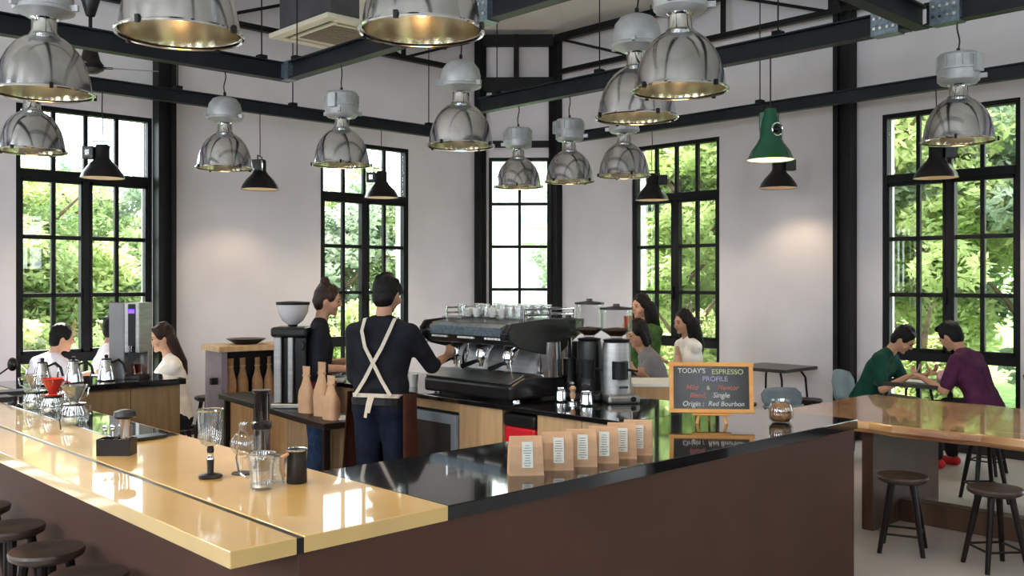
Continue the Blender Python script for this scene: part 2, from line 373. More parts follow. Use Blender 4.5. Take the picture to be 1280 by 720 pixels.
# wall trusses
def truss(name, O, u, L, label, zb=4.46, zt=4.93, step=1.32):
    u = Vector((*u, 0)).normalized(); r = thing(name, label, 'truss', (*O, 0), math.atan2(u.y, u.x))
    MB().span(0, L, -.035, .035, zb-.03, zb+.03).build('bottom_chord', M['steel'], r)
    MB().span(0, L, -.04, .04, zt-.05, zt+.04).build('top_chord', M['steel'], r)
    nn = max(1, round(L/step)); st = L/nn
    for i in range(1, nn):
        MB().span(i*st-.025, i*st+.025, -.02, .02, zb, zt).build('post', M['steel'], r)
    for i in range(nn):
        x0, x1 = (i*st, (i+1)*st); za, zc = (zt, zb) if i % 2 == 0 else (zb, zt)
        MB().tube([(x0, 0, za), (x1, 0, zc)], .02, 6).build('diagonal', M['steel'], r)
    return r
truss('wall_truss', (RA0+.05, RB1-.14), (1, 0), CA[0]-RA0-.16, 'black lattice truss along the top of the left wall')
truss('wall_truss', (RA1-.14, CB[1]-.1), (0, -1), CB[1]-RB0-.2, 'black lattice truss along the top of the right wall')
# roof trusses crossing the room from the columns
truss('roof_truss', (RA1-.25, b1057), (-1, 0), 9, 'black roof truss leaving the column beside the far right window', 4.62, 5.0, 1.1)
truss('roof_truss', (a204, RB1-.25), (0, -1), 9, 'black roof truss leaving the column beside the left window', 4.62, 5.0, 1.1)
hd = (Vector((RA1-4.6, RB1-4.6))-Vector((RA1-.55, RB1-.55)))
# corner wall girders
rg = thing('corner_girder', 'black box girder with two rails and a post above the narrow centre window', 'girder', (*(Vector(CA)-cn*.06), 0), math.atan2(cu.y, cu.x))
MB().span(.04, CL-.06, -.05, .05, 4.23, 4.42).build('rail', M['steel'], rg)
MB().span(.04, CL-.06, -.05, .05, 4.85, 5.0).build('rail', M['steel'], rg)
MB().span(CL*.47-.035, CL*.47+.035, -.07, .03, 4.42, 5.0).build('post', M['steel'], rg)
rg = tag(MB().span(.06, CL-.12, -.03, .03, 3.47, 3.56).build('wall_girt', M['steel'], loc=(*(Vector(CA)-cn*.05), 0)), 'short black rail directly above the narrow centre window', 'rail')
rg.rotation_euler = (0, 0, math.atan2(cu.y, cu.x))

# hung lighting frame of I-beams
ZB = 3.41
def ibeam(p0, p1, label, clamps=(), w_=.10, h=.155, wires=(), top=5.2):
    p0 = Vector((*p0, ZB)); p1 = Vector((*p1, ZB)); d = p1-p0; L = d.length
    r = thing('hanging_beam', label, 'beam', p0, math.atan2(d.y, d.x))
    MB().span(0, L, -w_/2, w_/2, 0, .012).span(0, L, -w_/2, w_/2, h-.012, h).span(0, L, -.006, .006, .012, h-.012).build('i_section', M['beam'], r)
    for c in clamps:
        k = MB().span(c-.10, c+.10, -w_/2-.006, w_/2+.006, -.008, h+.008).build('splice_plate', M['plate'], r)
        bm_ = MB()
        for sx in (-.07, -.025, .025, .07):
            for sz in (.04, .11): bm_.box((c+sx, -w_/2-.012, sz), (.02, .014, .02)).box((c+sx, w_/2+.012, sz), (.02, .014, .02))
        bm_.build('bolt', M['chrome'], k)
    for c in wires:
        MB().span(c-.035, c+.035, -.04, .04, h, h+.035).build('clamp', M['steel'], r)
        MB().tube([(c, 0, h+.03), (c, 0, top-ZB)], .006, 6).build('hanger_wire', M['steel'], r)
    return r
BA, BB, BC, BD, BF = 7.46, 4.34, 6.64, 2.86, 1.60      # beam lines
ibeam((-1.0, BA), (BB+.05, BA), 'dark beam of the lamp frame running parallel to the left window wall', wires=(1.2, 3.2, 5.1), top=6.2)
kb_ = ibeam((BB, BA-.06), (BB, .2), 'dark beam of the lamp frame meeting the grey corner cap, carrying three big lamps', clamps=(2.55,), wires=(.12, 2.2, 4.6), top=6.3)
MB().span(-.06, .055, -.055, .055, -.003, .16).build('corner_cap', M['plate'], kb_)
ibeam((BC, BA), (BC, BD+.06), 'long dark beam carrying the green lamp and a row of steel lamps', clamps=(BA-BD-.22,), wires=(.25, 1.65, 3.5), top=5.9)
ibeam((BC, BD-.06), (BC, -1.5), 'blue grey beam leaving the frame at the upper right edge', clamps=(.14,), wires=(.12, 2.4), top=5.9)
ibeam((BC+.06, BD), (.8, BD), 'dark cross beam coming from the right hand joint towards the camera', wires=(1.5, 4.2), top=6.3)
ibeam((BF, BA-.06), (BF, .2), 'dark beam of the lamp frame above the seats of the long bar', wires=(1.2, 3.6), top=6.3)
ibeam((-2, 9.10), (7.30, 9.10), 'dark beam carrying three small black lamps in front of the left wall', w_=.08, h=.13, wires=(a_on_b(222, 9.1)+2, a_on_b(366, 9.1)+2, 9.25), top=4.9)
ibeam((8.90, 8.19), (8.90, -2), 'dark beam carrying three small black lamps in front of the right wall', w_=.08, h=.13, wires=(8.19-b_on_a(950, 8.9), 1.2), top=4.9)

# ================================================================== lamps
def point(name, loc, e, col, r=.05):
    d = bpy.data.lights.new(name, 'POINT'); d.energy = e; d.color = col; d.shadow_soft_size = r
    o = bpy.data.objects.new(name, d); C.objects.link(o); o.location = loc
def highbay(label, x, y, drum=False, rz=0, R=.23, zr=EYE+.955, bright=1.0, pt=True, group='spun metal factory lamps on the hung frame'):
    r = thing('factory_lamp', label, 'lamp', (x, y, zr), rz, group)
    prof = [(1.04, 0), (1.02, .02), (.985, .035), (.97, .16), (.93, .40), (.86, .64), (.75, .87), (.60, 1.06), (.44, 1.19), (.33, 1.25), (.30, 1.30)]
    MB().lathe([(a*R, b*R) for a, b in prof], 40).build('reflector', M['alu'], r, smooth=True, angle=50)
    MB().lathe([(a*R*.975-.001, b*R-.004) for a, b in prof[2:]], 40).build('inner_reflector', M['aluin'], r, smooth=True)
    rim = MB(); rim.lathe([(1.005*R, -.006), (1.04*R, -.008), (1.055*R, -.002), (1.045*R, .004), (1.01*R, .004), (1.005*R, -.006)], 40)
    rim.build('rim_ring', M['chrome'], r, smooth=True)
    for q in range(4):
        a = q*PI/2+.5; MB().box((math.cos(a)*R*1.05, math.sin(a)*R*1.05, .0), (.014, .016, .028), a).build('clip', M['steel'], r)
    MB().lathe([(.30*R, 1.27*R), (.26*R, 1.36*R), (.26*R, 1.60*R), (.34*R, 1.66*R), (.34*R, 1.70*R)], 24).build('neck', M['chrome'], r, smooth=True)
    if drum:
        hp = [(.30, 1.64), (.50, 1.68), (.58, 1.76), (.58, 2.05), (.61, 2.06), (.61, 2.12), (.58, 2.13), (.58, 2.48), (.52, 2.56), (.01, 2.58)]
        top = 2.58
    else:
        hp = [(.28, 1.62), (.46, 1.72), (.62, 1.78), (.64, 1.84), (.60, 1.87), (.61, 2.10), (.56, 2.34), (.42, 2.52), (.22, 2.60), (.01, 2.62)]
        top = 2.62
    h = MB().lathe([(a*R, b*R) for a, b in hp], 32)
    h.build('ballast_housing', M['cast'], r, smooth=True)
    for q in range(3):
        a = q*2*PI/3+.4; MB().box((math.cos(a)*R*.66, math.sin(a)*R*.66, 1.86*R), (.05, .022, .03), a).build('latch', M['cast'], r)
    if drum:
        fb = MB()
        for q in range(16):
            a = q*PI/8; fb.box((math.cos(a)*R*.59, math.sin(a)*R*.59, 2.3*R), (.012, .006, .3*R), a)
        fb.build('cooling_fin', M['cast'], r)['kind'] = 'stuff'
        MB().box((R*.60, 0, 2.2*R), (.05, .07, .5*R)).build('terminal_box', M['cast'], r, bevel=.004)
    MB().tube([(0, 0, top*R-.01), (0, 0, top*R+.035)], .012, 8).build('hook', M['steel'], r)
    L = ZB-zr; cs = []
    for i in range(9):
        t = i/8; cs.append((math.sin(t*PI*2)*.008, math.sin(t*5)*.005*t, top*R+.03+(L-top*R-.03)*t))
    if L > top*R+.04: MB().tube(cs, .0055, 6).build('cord', M['black'], r)
    b = MB().ball((0, 0, .55*R), (.045, .045, .075), 14, 9).build('bulb', M['bulb'], r, smooth=True)
    MB().tube([(0, 0, .55*R+.06), (0, 0, 1.2*R)], .028, 12).build('socket', M['white'], b)
    if pt:
        d = bpy.data.lights.new('lamp_spot', 'SPOT'); d.energy = 40*bright; d.color = (1, .72, .40); d.spot_size = math.radians(120); d.spot_blend = .7; d.shadow_soft_size = .08
        o = bpy.data.objects.new('lamp_spot', d); C.objects.link(o); o.location = (x, y, zr-.01)
    return r
def rayhit(px, py, z=EYE+.955): return P(px, py, z)
lamps = [
 (225, 44, 0, 'huge steel factory lamp at the top edge left of the ceiling air unit', 'F'), (55, 118, 0, 'big steel factory lamp at the upper left with a grey cap', 'F'),
 (40, 193, 0, 'steel factory lamp just below the big upper left one, over the left window', 'A'), (281, 211, 0, 'small steel factory lamp beside the column right of the left window, round cap', 'A'),
 (427, 207, 1, 'steel factory lamp overlapping the window behind the woman barista', 'B'), (576, 187, 0, 'steel factory lamp with domed pale cap left of the narrow centre window', 'B'),
 (796, 141, 0, 'large steel factory lamp partly behind the larger one, right of centre', 'B'), (527, 38, 0, 'huge steel factory lamp at the top edge right of the air unit', 'D'),
 (850, 108, 1, 'large steel factory lamp right of centre, in front of another', 'D'), (648, 232, 1, 'small steel factory lamp hanging in front of the narrow centre window', 'C'),
 (712, 226, 1, 'small steel factory lamp over the corner column right of the narrow window', 'C'), (780, 218, 1, 'steel factory lamp at the left edge of the window behind the group of women', 'C'),
 (1198, 180, 1, 'steel factory lamp hanging before the far right window', 'C2')]
for i, (px, py, dr, lb, ln) in enumerate(lamps):
    if ln == 'F': x, y = BF, b_on_a(px, BF)
    elif ln == 'A': x, y = a_on_b(px, BA), BA
    elif ln == 'B': x, y = BB, b_on_a(px, BB)
    elif ln == 'D': x, y = a_on_b(px, BD), BD
    else: x, y = BC, b_on_a(px, BC)
    highbay(lb, x, y, bool(dr), rz=i*.9, bright=3.6 if ln == 'F' else .9)
def smalllamp(label, x, y, zr, rz=0):
    r = thing('cone_lamp', label, 'lamp', (x, y, zr), rz, 'small black cone lamps along the walls'); R = .195
    prof = [(R*1.02, -.004), (R, 0), (R*.93, .04), (R*.72, .10), (R*.45, .155), (R*.33, .19), (R*.33, .29), (R*.28, .31), (.001, .312)]
    MB().lathe(prof, 32).build('shade', M['blackm'], r, smooth=True)
    MB().lathe([(R*.99, .001), (R*.92, .036), (R*.70, .095), (R*.42, .15), (.001, .17)], 28).build('inner_reflector', M['whitein'], r, smooth=True)
    g = MB().box((-.12, 0, .235), (.11, .10, .115)).build('ballast_box', M['blackm'], r, bevel=.008)
    MB().box((-.12, -.052, .235), (.04, .01, .05)).build('clasp', M['chrome'], g)
    MB().tube([(-.09, 0, .29), (-.09, 0, .345), (.07, 0, .345), (.07, 0, .28)], .006, 6).build('bracket', M['steel'], r)
    MB().tube([(0, 0, .34), (.005, 0, .5), (-.004, 0, .65), (0, 0, ZB-zr)], .005, 6).build('cord', M['black'], r)
    MB().ball((0, 0, .085), (.035, .035, .05), 12, 8).build('bulb', M['bulb'], r, smooth=True)
    d = bpy.data.lights.new('lamp_spot', 'SPOT'); d.energy = 42; d.color = (1, .76, .5); d.spot_size = math.radians(125); d.spot_blend = .6; d.shadow_soft_size = .06
    o = bpy.data.objects.new('lamp_spot', d); C.objects.link(o); o.location = (x, y, zr+.02)
    return r
for px, ln, zr, lb, rz in ((128, 0, 2.612, 'small black cone lamp in front of the left window', -.76), (325, 0, 2.616, 'small black cone lamp against the bare wall left of the woman barista', .8), (477, 0, 2.622, 'small black cone lamp before the window behind the man barista', -.76),
                       (815, 1, 2.60, 'small black cone lamp before the window behind the women', 2.38), (973, 1, 2.625, 'small black cone lamp just below the green lamp', 2.38), (1170, 1, 2.60, 'small black cone lamp below the steel lamp at the far right window', 2.38)):
    x, y = (a_on_b(px, 9.10), 9.10) if ln == 0 else (8.90, b_on_a(px, 8.90))
    smalllamp(lb, x, y, zr, rz)
# green lamp
x, y = BC, b_on_a(963, BC); zr = 2.60
r = thing('green_lamp', 'dark green enamelled lamp with a white mouth on a long cord', 'lamp', (x, y, zr), .3)
MB().lathe([(.186, -.004), (.18, 0), (.15, .07), (.105, .13), (.085, .17), (.083, .24), (.05, .37), (.045, .40), (.001, .402)], 32).build('shade', M['green'], r, smooth=True)
MB().lathe([(.178, .001), (.148, .066), (.10, .125), (.001, .15)], 28).build('inner_reflector', M['whitein'], r, smooth=True)
MB().ball((0, 0, .07), (.035, .035, .05), 12, 8).build('bulb', M['bulb'], r, smooth=True)
a0 = -PI/2-.75
for s_ in (-1, 1):
    MB().tube([Matrix.Rotation(a0, 3, 'Z') @ Vector((.095, .045*math.cos(t)*s_, .23+.05*math.sin(t))) for t in [PI*i/8-PI/2 for i in range(9)]], .007, 8).build('ring_handle', M['chrome'], r)
kb = Matrix.Rotation(a0, 3, 'Z') @ Vector((.088, 0, .23)); MB().ball(kb, .028).build('knob', M['black'], r, smooth=True)
MB().box((0, .06, .30), (.05, .05, .16)).box((0, -.07, .20), (.05, .04, .09)).build('side_housing', M['green'], r, bevel=.01)
MB().tube([(0, 0, .40), (.004, 0, .6), (0, 0, ZB-zr)], .006, 6).build('cord', M['black'], r)
MB().tube([(.07, .06, .06), (.12, .1, .2), (.10, .09, .36), (.02, .02, .43)], .004, 6).build('loose_wire', M['black'], r)
point('lamp_light', (x, y, zr+.01), 8, (1, .75, .48), .05)

# ceiling cassette air unit
p = Q(430, 9.7); r = thing('air_conditioner', 'ceiling cassette air conditioner, grey box with ivory grille face, left of centre', 'air conditioner', (p.x, p.y, 4.13), 0); r.scale = (1.12, 1.12, 1.12)
MB().span(-.42, .42, -.42, .42, .045, .42).build('casing', M['acgrey'], r, bevel=.01)
MB().span(-.12, .12, -.425, -.42, .05, .42).build('label_panel', M['acwhite'], r)
f = MB()
for sx in (-1, 1): f.box((sx*.44, 0, .02), (.10, .98, .045)); f.box((0, sx*.44, .02), (.78, .10, .045)); f.box((sx*.32, 0, .02), (.04, .74, .045)); f.box((0, sx*.32, .02), (.60, .04, .045))
f.build('face_frame', M['acwhite'], r, bevel=.008)
for sx, sy in ((-1, 0), (1, 0), (0, -1), (0, 1)):
    MB().box((sx*.365, sy*.365, .025), (.05 if sx else .6, .05 if sy else .6, .012), 0).build('air_slot', M['black'], r)
g = MB().box((0, 0, .02), (.62, .62, .02))
g.build('filter_grille', M['grille'], r)
for i in range(12): MB().box((0, -.28+i*.05, .006), (.6, .012, .012)).build('slat', M['grille'], r)
for sx in (-1, 1):
    for sy in (-1, 1): MB().tube([(sx*.38, sy*.38, .4), (sx*.38, sy*.38, 1.15)], .007, 6).build('hanger_rod', M['steel'], r)
# ceiling fan
p = Q(113, 8.2); r = thing('ceiling_fan', 'ceiling fan on a black rod at the upper left', 'ceiling fan', (p.x, p.y, 3.49), .2)
MB().lathe([(.04, .17), (.055, .16), (.08, .06), (.11, .02), (.11, -.02), (.06, -.05), (.001, -.055)], 24).build('motor', M['blackm'], r, smooth=True)
MB().tube([(0, 0, .15), (0, 0, 2.2)], .016, 10).build('rod', M['steel'], r)
MB().lathe([(.035, .44), (.04, .45), (.085, .60), (.085, .615), (.02, .62)], 20).build('canopy', M['blackm'], r, smooth=True)
for q in range(3):
    a = q*2*PI/3-.65
    b = MB().box((.34, 0, 0), (.42, .13, .008), m=Matrix.Rotation(a, 4, 'Z') @ Matrix.Rotation(.2, 4, 'X')).build('blade', M['brushed'], r, bevel=.003)
    MB().box((.13, 0, 0), (.1, .04, .012), m=Matrix.Rotation(a, 4, 'Z')).build('blade_arm', M['steel'], b)

# ================================================================== the bar
TZ = .90; th = .05
A0, AJ, A1, AE = 1.235, 1.455, 2.01, 4.865       # overhang edge, joint, gold/black border, right end
B0, B1 = 2.42, 3.205; BE = 7.66
r = thing('bar_counter', 'long L-shaped bar, brown front, honey coloured slab and black granite top', 'counter', (0, 0, 0))
MB().span(A0, AJ-.012, B0, BE, TZ-th, TZ).build('overhang_slab', M['gold'], r, bevel=.003)
MB().span(AJ+.012, A1, B0, BE, TZ-th, TZ).build('gold_slab', M['gold'], r, bevel=.003)
MB().span(AJ-.012, AJ+.012, B0+.002, BE, TZ-th, TZ-.004).build('joint_strip', M['blackm'], r)
MB().span(A1+.001, AE, B0, B1, TZ-th, TZ).build('granite_top', M['granite'], r, bevel=.003)
MB().span(AJ, A1-.03, B0+.012, BE-.03, 0, TZ-th).span(A1-.03, AE-.02, B0+.012, B1-.05, 0, TZ-th).build('front_panel', M['base'], r)
MB().span(A1-.28, A1-.02, 4.42, 7.0, TZ+.0005, TZ+.005).build('inset_panel', M['inset'], r, bevel=.002)
# back counter of the left bar
r = thing('back_counter', 'low timber counter with black top holding the kettles and the steel boiler', 'counter', (0, 0, 0))
MB().span(A1+.01, 3.21, 7.0, 7.72, TZ-.045, TZ).build('top', M['granite'], r, bevel=.004)
MB().span(A1+.03, 3.17, 7.06, 7.68, 0, .08).build('plinth', M['black'], r)
for i in range(3):
    x0 = A1+.03+i*.38; MB().span(x0, x0+.374, 7.03, 7.68, .08, TZ-.05).build('door', M['woodd'], r, bevel=.003)
r['label'] = 'low veneered counter with a thick black top under the steel boiler'
# inner work counter
WA0, WA1 = 3.88, 4.78
r = thing('work_counter', 'oak fronted work counter with black granite top under the espresso machine', 'counter', (0, 0, 0))
MB().span(WA0, WA1, 3.21, 6.75, TZ-.03, TZ).build('top', M['granite'], r, bevel=.004)
def cab(b0, b1, nm='cabinet_door'): return MB().span(WA0+.03, WA1-.05, b0, b1, .06, TZ-.03).build(nm, M['wood'], r, bevel=.003)
cab(3.23, 3.55); cab(3.555, 3.90); cab(4.20, 4.60)
cab(5.10, 5.26); cab(5.265, 5.65); cab(5.655, 6.05); cab(6.055, 6.40); cab(6.405, 6.72)
MB().span(WA0+.03, WA1-.05, 4.60, 5.10, TZ-.09, TZ-.03).build('apron_board', M['wood'], r)
MB().span(WA1-.10, WA1-.05, 3.9, 4.2, .06, TZ-.03).build('back_board', M['woodd'], r)
k = MB().box((WA0+.02, 3.62, .74), (.025, .02, .02)).build('knob', M['chrome'], r, bevel=.004)
r = thing('undercounter_fridge', 'small fridge with pale metal door frame built in below the espresso machine', 'fridge', (WA0+.02, 4.85, 0))
MB().span(.02, .70, -.24, .24, .06, .80).build('body', M['black'], r)
f = MB()
for y0, y1, z0, z1 in ((-.24, -.195, .08, .79), (.195, .24, .08, .79), (-.195, .195, .73, .79), (-.195, .195, .08, .14)): f.span(-.015, .02, y0, y1, z0, z1)
f.build('door_frame', mat('pale blue grey metal', (.30, .36, .42), .35, .3), r, bevel=.004)
MB().span(-.006, .012, -.195, .195, .14, .73).build('door_glass', mat('dark fridge glass', (.05, .047, .05), .12, coat=1), r)
MB().span(-.04, -.02, .20, .215, .35, .6).build('handle', M['chrome'], r)
r = thing('waste_bin', 'red bin with a black lid in the gap of the work counter', 'bin', (4.04, 4.05, 0))
MB().prism([(-.13, -.13, 0), (.13, -.13, 0), (.13, .13, 0), (-.13, .13, 0)], (0, 0, .775)).build('body', M['redbin'], r, bevel=.015)
MB().box((0, 0, .815), (.28, .28, .08)).build('lid', M['black'], r, bevel=.02)
# wooden cabinet behind the chalkboard
r = thing('wooden_cabinet', 'small oak cabinet with pale top just behind the grinders', 'cabinet', (5.28, 4.12, 0), math.radians(-43.55))
MB().span(-.16, .16, -.2, .2, 0, .93).build('body', M['wood'], r, bevel=.004)
MB().span(-.17, .17, -.21, .21, .93, .95).build('top', M['paper'], r)
MB().span(-.19, -.165, -.19, .19, .5, .88).build('side_opening', M['black'], r)
# shelf unit at the far left end of the work counter
pA = Q(277, 8.2)
r = thing('shelf_unit', 'open shelf with oak top and grey side board holding kraft bags', 'shelf', (pA.x, pA.y, 0), math.radians(-6))
MB().span(-.03, .85, -.02, .42, 1.03, 1.08).build('top', M['wood'], r, bevel=.005)
MB().span(.0, .05, 0, .40, 0, 1.03).build('side_board', M['panelgrey'], r)
MB().span(.77, .82, 0, .40, 0, 1.03).build('side_board', M['panelgrey'], r)
MB().span(.05, .77, .37, .40, 0, 1.03).build('back_board', M['black'], r)
MB().span(.05, .77, .02, .37, .56, .60).build('shelf', M['wood'], r)
MB().span(.05, .77, .02, .06, .05, .56).build('door', M['wood'], r)
SH = r
def tallbag(label, loc, rz=0, h=.34, w_=.10, m='kraft2', grp='tall twisted kraft bags'):
    b = thing('coffee_bag', label, 'paper bag', loc, rz, grp)
    v = []; rows = [(0, 1, .8), (.35, 1.05, .85), (.48, 1.0, .7), (.60, .78, .38), (.74, .55, .18), (.92, .62, .12), (1, .66, .1)]
    mb = MB(); n_ = 12; vs = []
    for t, sx, sy in rows:
        for j in range(n_):
            a = 2*PI*j/n_+PI/4; c, s_ = math.cos(a), math.sin(a); q = (abs(c)**4+abs(s_)**4)**-.25
            vs.append((c*q*w_/2*sx*(1+.05*random.uniform(-1, 1)), s_*q*w_/2*.75*sy*(1+.08*random.uniform(-1, 1)), t*h))
    fs = [(i*n_+j, i*n_+(j+1) % n_, (i+1)*n_+(j+1) % n_, (i+1)*n_+j) for i in range(len(rows)-1) for j in range(n_)]+[tuple(range(n_))[::-1], tuple(range(n_*6, n_*7))]
    mb.add(vs, fs).build('paper', M[m], b, smooth=True, angle=60)
    MB().box((0, 0, h*.80), (w_*.5, w_*.22, .012)).build('tie', M['kraft'], b)
    return b
Ms = Matrix.Translation(SH.location) @ Matrix.Rotation(math.radians(-6), 4, 'Z')
for i in range(5):
    q = Ms @ Vector((.13+i*.125, .14+.03*(i % 2), .60))
    tallbag(['kraft bag at the left end of the open shelf, by the grey board', 'kraft bag second from the left on the open shelf', 'kraft bag in the middle of the open shelf', 'kraft bag fourth from the left on the open shelf', 'kraft bag at the right end of the open shelf, by the tall grinder'][i], q, .2*i, .36)
q = Ms @ Vector((.30, .2, 1.08))
r = thing('shallow_bowl', 'wide dark bowl on the shelf unit', 'bowl', q)
MB().lathe([(.001, .003), (.10, .003), (.17, .045), (.175, .05), (.165, .05), (.10, .012), (.001, .01)], 28).build('dish', M['blackm'], r, smooth=True)
r = MB().span(-.03, .03, -.02, .02, -.03, .03).build('wall_socket_box', M['black'], loc=Ms @ Vector((-.05, .05, .78))); tag(r, 'small black socket box on the outer side of the shelf unit', 'socket')

# dark bench table with tall grinder and bags
pa, pb = P(273, 492, .75), P(405, 530, .75); dv = (pb-pa); L = dv.length; ang = math.atan2(dv.y, dv.x)
r = thing('bench_table', 'narrow dark bench table carrying the tall grinder and paper bags', 'table', (pa.x, pa.y, 0), ang)
MB().span(0, L, 0, .34, .71, .75).build('table_top', M['stool'], r, bevel=.005)
for lx, ly in ((.06, .05), (.06, .29), (L-.08, .05), (L-.08, .29)): MB().span(lx-.02, lx+.02, ly-.02, ly+.02, 0, .71).build('leg', M['stool'], r)
MB().span(.06, L-.08, .16, .18, .2, .23).build('stretcher', M['stool'], r)
Mt = Matrix.Translation((pa.x, pa.y, 0)) @ Matrix.Rotation(ang, 4, 'Z')
def on_bench(px, dy=.17):     # position along the bench under a pixel column
    best = None
    for i in range(401):
        q = Mt @ Vector((L*i/400, dy, .75)); X = q.x*CS-q.y*SN; Y = q.x*SN+q.y*CS; e = abs(640+1188*X/Y-px)
        if best is None or e < best[0]: best = (e, q)
    return best[1]
q = on_bench(366)
r = thing('tall_grinder', 'tall silver and black shop grinder with a clear bowl hopper on the bench', 'coffee grinder', q, math.radians(-43.55))
MB().span(-.13, .13, -.12, .14, 0, .035).build('foot', M['brushed'], r, bevel=.008)
MB().span(-.11, -.055, -.11, .12, .035, .50).span(-.01, .03, -.12, .12, .035, .50).build('body_panel', M['brushed'], r, bevel=.008)
MB().span(-.055, -.01, -.07, .12, .035, .50).span(.03, .115, -.09, .12, .035, .50).build('body', M['blackm'], r, bevel=.008)
MB().span(-.13, .13, -.13, .13, .50, .57).build('head', M['blackm'], r, bevel=.02)
MB().lathe([(.001, 0), (.035, 0), (.035, .02), (.001, .02)], 18, m=Matrix.Translation((.07, -.09, .44)) @ Matrix.Rotation(PI/2, 4, 'X')).build('dial', M['black'], r, smooth=True)
MB().lathe([(.03, .56), (.035, .59)], 18).build('throat', M['black'], r)
MB().lathe([(.035, .585), (.07, .61), (.105, .67), (.115, .73)], 28).build('hopper', mat('frosted plastic', (.62, .60, .62), .25, coat=.5), r, smooth=True)
MB().lathe([(.118, .725), (.120, .745), (.03, .752), (.001, .752)], 28).build('lid', M['blackm'], r, smooth=True)
for px, h_, lb in ((383, .30, 'tall kraft bag touching the tall grinder on the bench'), (402, .34, 'middle kraft bag of the three at the bench end'), (414, .27, 'rightmost kraft bag on the bench, folded lower')):
    q = on_bench(px, .12 if px != 402 else .14); tallbag(lb, q, ang+.3, h_*1.05, .115, 'kraft', 'kraft bags on the dark bench')
q = on_bench(428, .2); r = tag(MB().box((0, 0, .005), (.14, .10, .01)).build('paper_slip', M['paper'], loc=q, bevel=.001), 'white paper slip at the right end of the bench', 'paper'); r.rotation_euler = (0, 0, ang)

# stools
def stool(label, x, y, h=.464, R=.15, rz=0, seatm='stool', group='round dark wooden stools'):
    r = thing('stool', label, 'stool', (x, y, 0), rz, group)
    MB().lathe([(.001, h-.045), (R*.8, h-.045), (R*.97, h-.03), (R, h-.014), (R*.97, h-.003), (R*.6, h), (.001, h-.004)], 28).build('seat', M[seatm], r, smooth=True)
    sp = R*1.15; ft = []
    for i in range(4):
        a = PI/4+i*PI/2; c, s_ = math.cos(a), math.sin(a)
        MB().tube([(c*R*.55, s_*R*.55, h-.03), (c*sp, s_*sp, .0)], [.020, .014], 8).build('leg', M['stool'], r)
        k = .25; ft.append((c*(sp+(R*.55-sp)*k), s_*(sp+(R*.55-sp)*k), h*k))
    for i in range(4): MB().tube([ft[i], ft[(i+1) % 4]], .007, 6).build('footrest', M['stool'], r)
    return r
for i, (y, lb) in enumerate(((3.57, 'padded round stool under the long bar nearest the camera, cut by the lower edge'), (4.02, 'padded round stool under the long bar, second from the camera'), (4.50, 'padded round stool under the long bar, third, cut by the left edge'), (5.0, 'padded round stool under the long bar, only its rim showing at the left edge'))):
    stool(lb, 1.265, y, .58, .142, .3*i, 'seat', 'padded stools under the long bar')
stool('round wooden stool in front of the communal table, left of the near pair', 5.72, 2.56, rz=.35, seatm='seat')
stool('round wooden stool in front of the communal table, at the right edge', 5.76, 2.04, rz=.9, seatm='seat')
stool('stool mostly hidden behind the bar end, beside the communal table', 5.74, 3.07, rz=.5)
stool('stool behind the bar end at the head of the communal table', 6.62, 3.80, rz=.2)
stool('stool behind the communal table, seen past its plank leg', 7.44, 3.22, .50, rz=.3)
stool('stool behind the communal table, seen above the floor rail', 7.46, 2.72, .50, rz=.8)
q = Q(262, 9.0); stool('black stool beyond the bench by the bare wall', q.x, q.y, .56, .14)
q = Q(262-30, 9.4)
# communal table
r = thing('communal_table', 'long live edge hardwood table with reddish figure at the right', 'table', (0, 0, 0))
mb = MB(); n_ = 24; ya, yb = -.6, 3.52; top = []; bot = []
def wob(i, s_): return .018*math.sin(i*1.3+s_)+.012*math.sin(i*2.9+s_*2)
L1 = [(5.82+wob(i, 0), ya+(yb-ya)*i/n_) for i in range(n_+1)]; L2 = [(7.26+wob(i, 2), ya+(yb-ya)*i/n_) for i in range(n_+1)]
vs = []
for (xa, y_), (xb, _) in zip(L1, L2):
    vs += [(xa+.012, y_, .672), (xa-.01, y_, .70), (xa, y_, .735), (xa+.012, y_, .742), (xb-.012, y_, .742), (xb, y_, .735), (xb+.01, y_, .70), (xb-.012, y_, .672)]
fs = [(i*8+j, i*8+(j+1) % 8, (i+1)*8+(j+1) % 8, (i+1)*8+j) for i in range(n_) for j in range(8)]+[tuple(range(8)), tuple(range(n_*8, n_*8+8))[::-1]]
mb.add(vs, fs).build('table_top', M['slab'], r)
for y_ in (2.93, .1): MB().span(6.02, 7.06, y_-.04, y_+.04, 0, .675).build('plank_leg', M['slableg'], r, bevel=.006)
MB().span(6.42, 6.54, .14, 2.89, 0.0, .15).build('floor_rail', M['slableg'], r, bevel=.006)
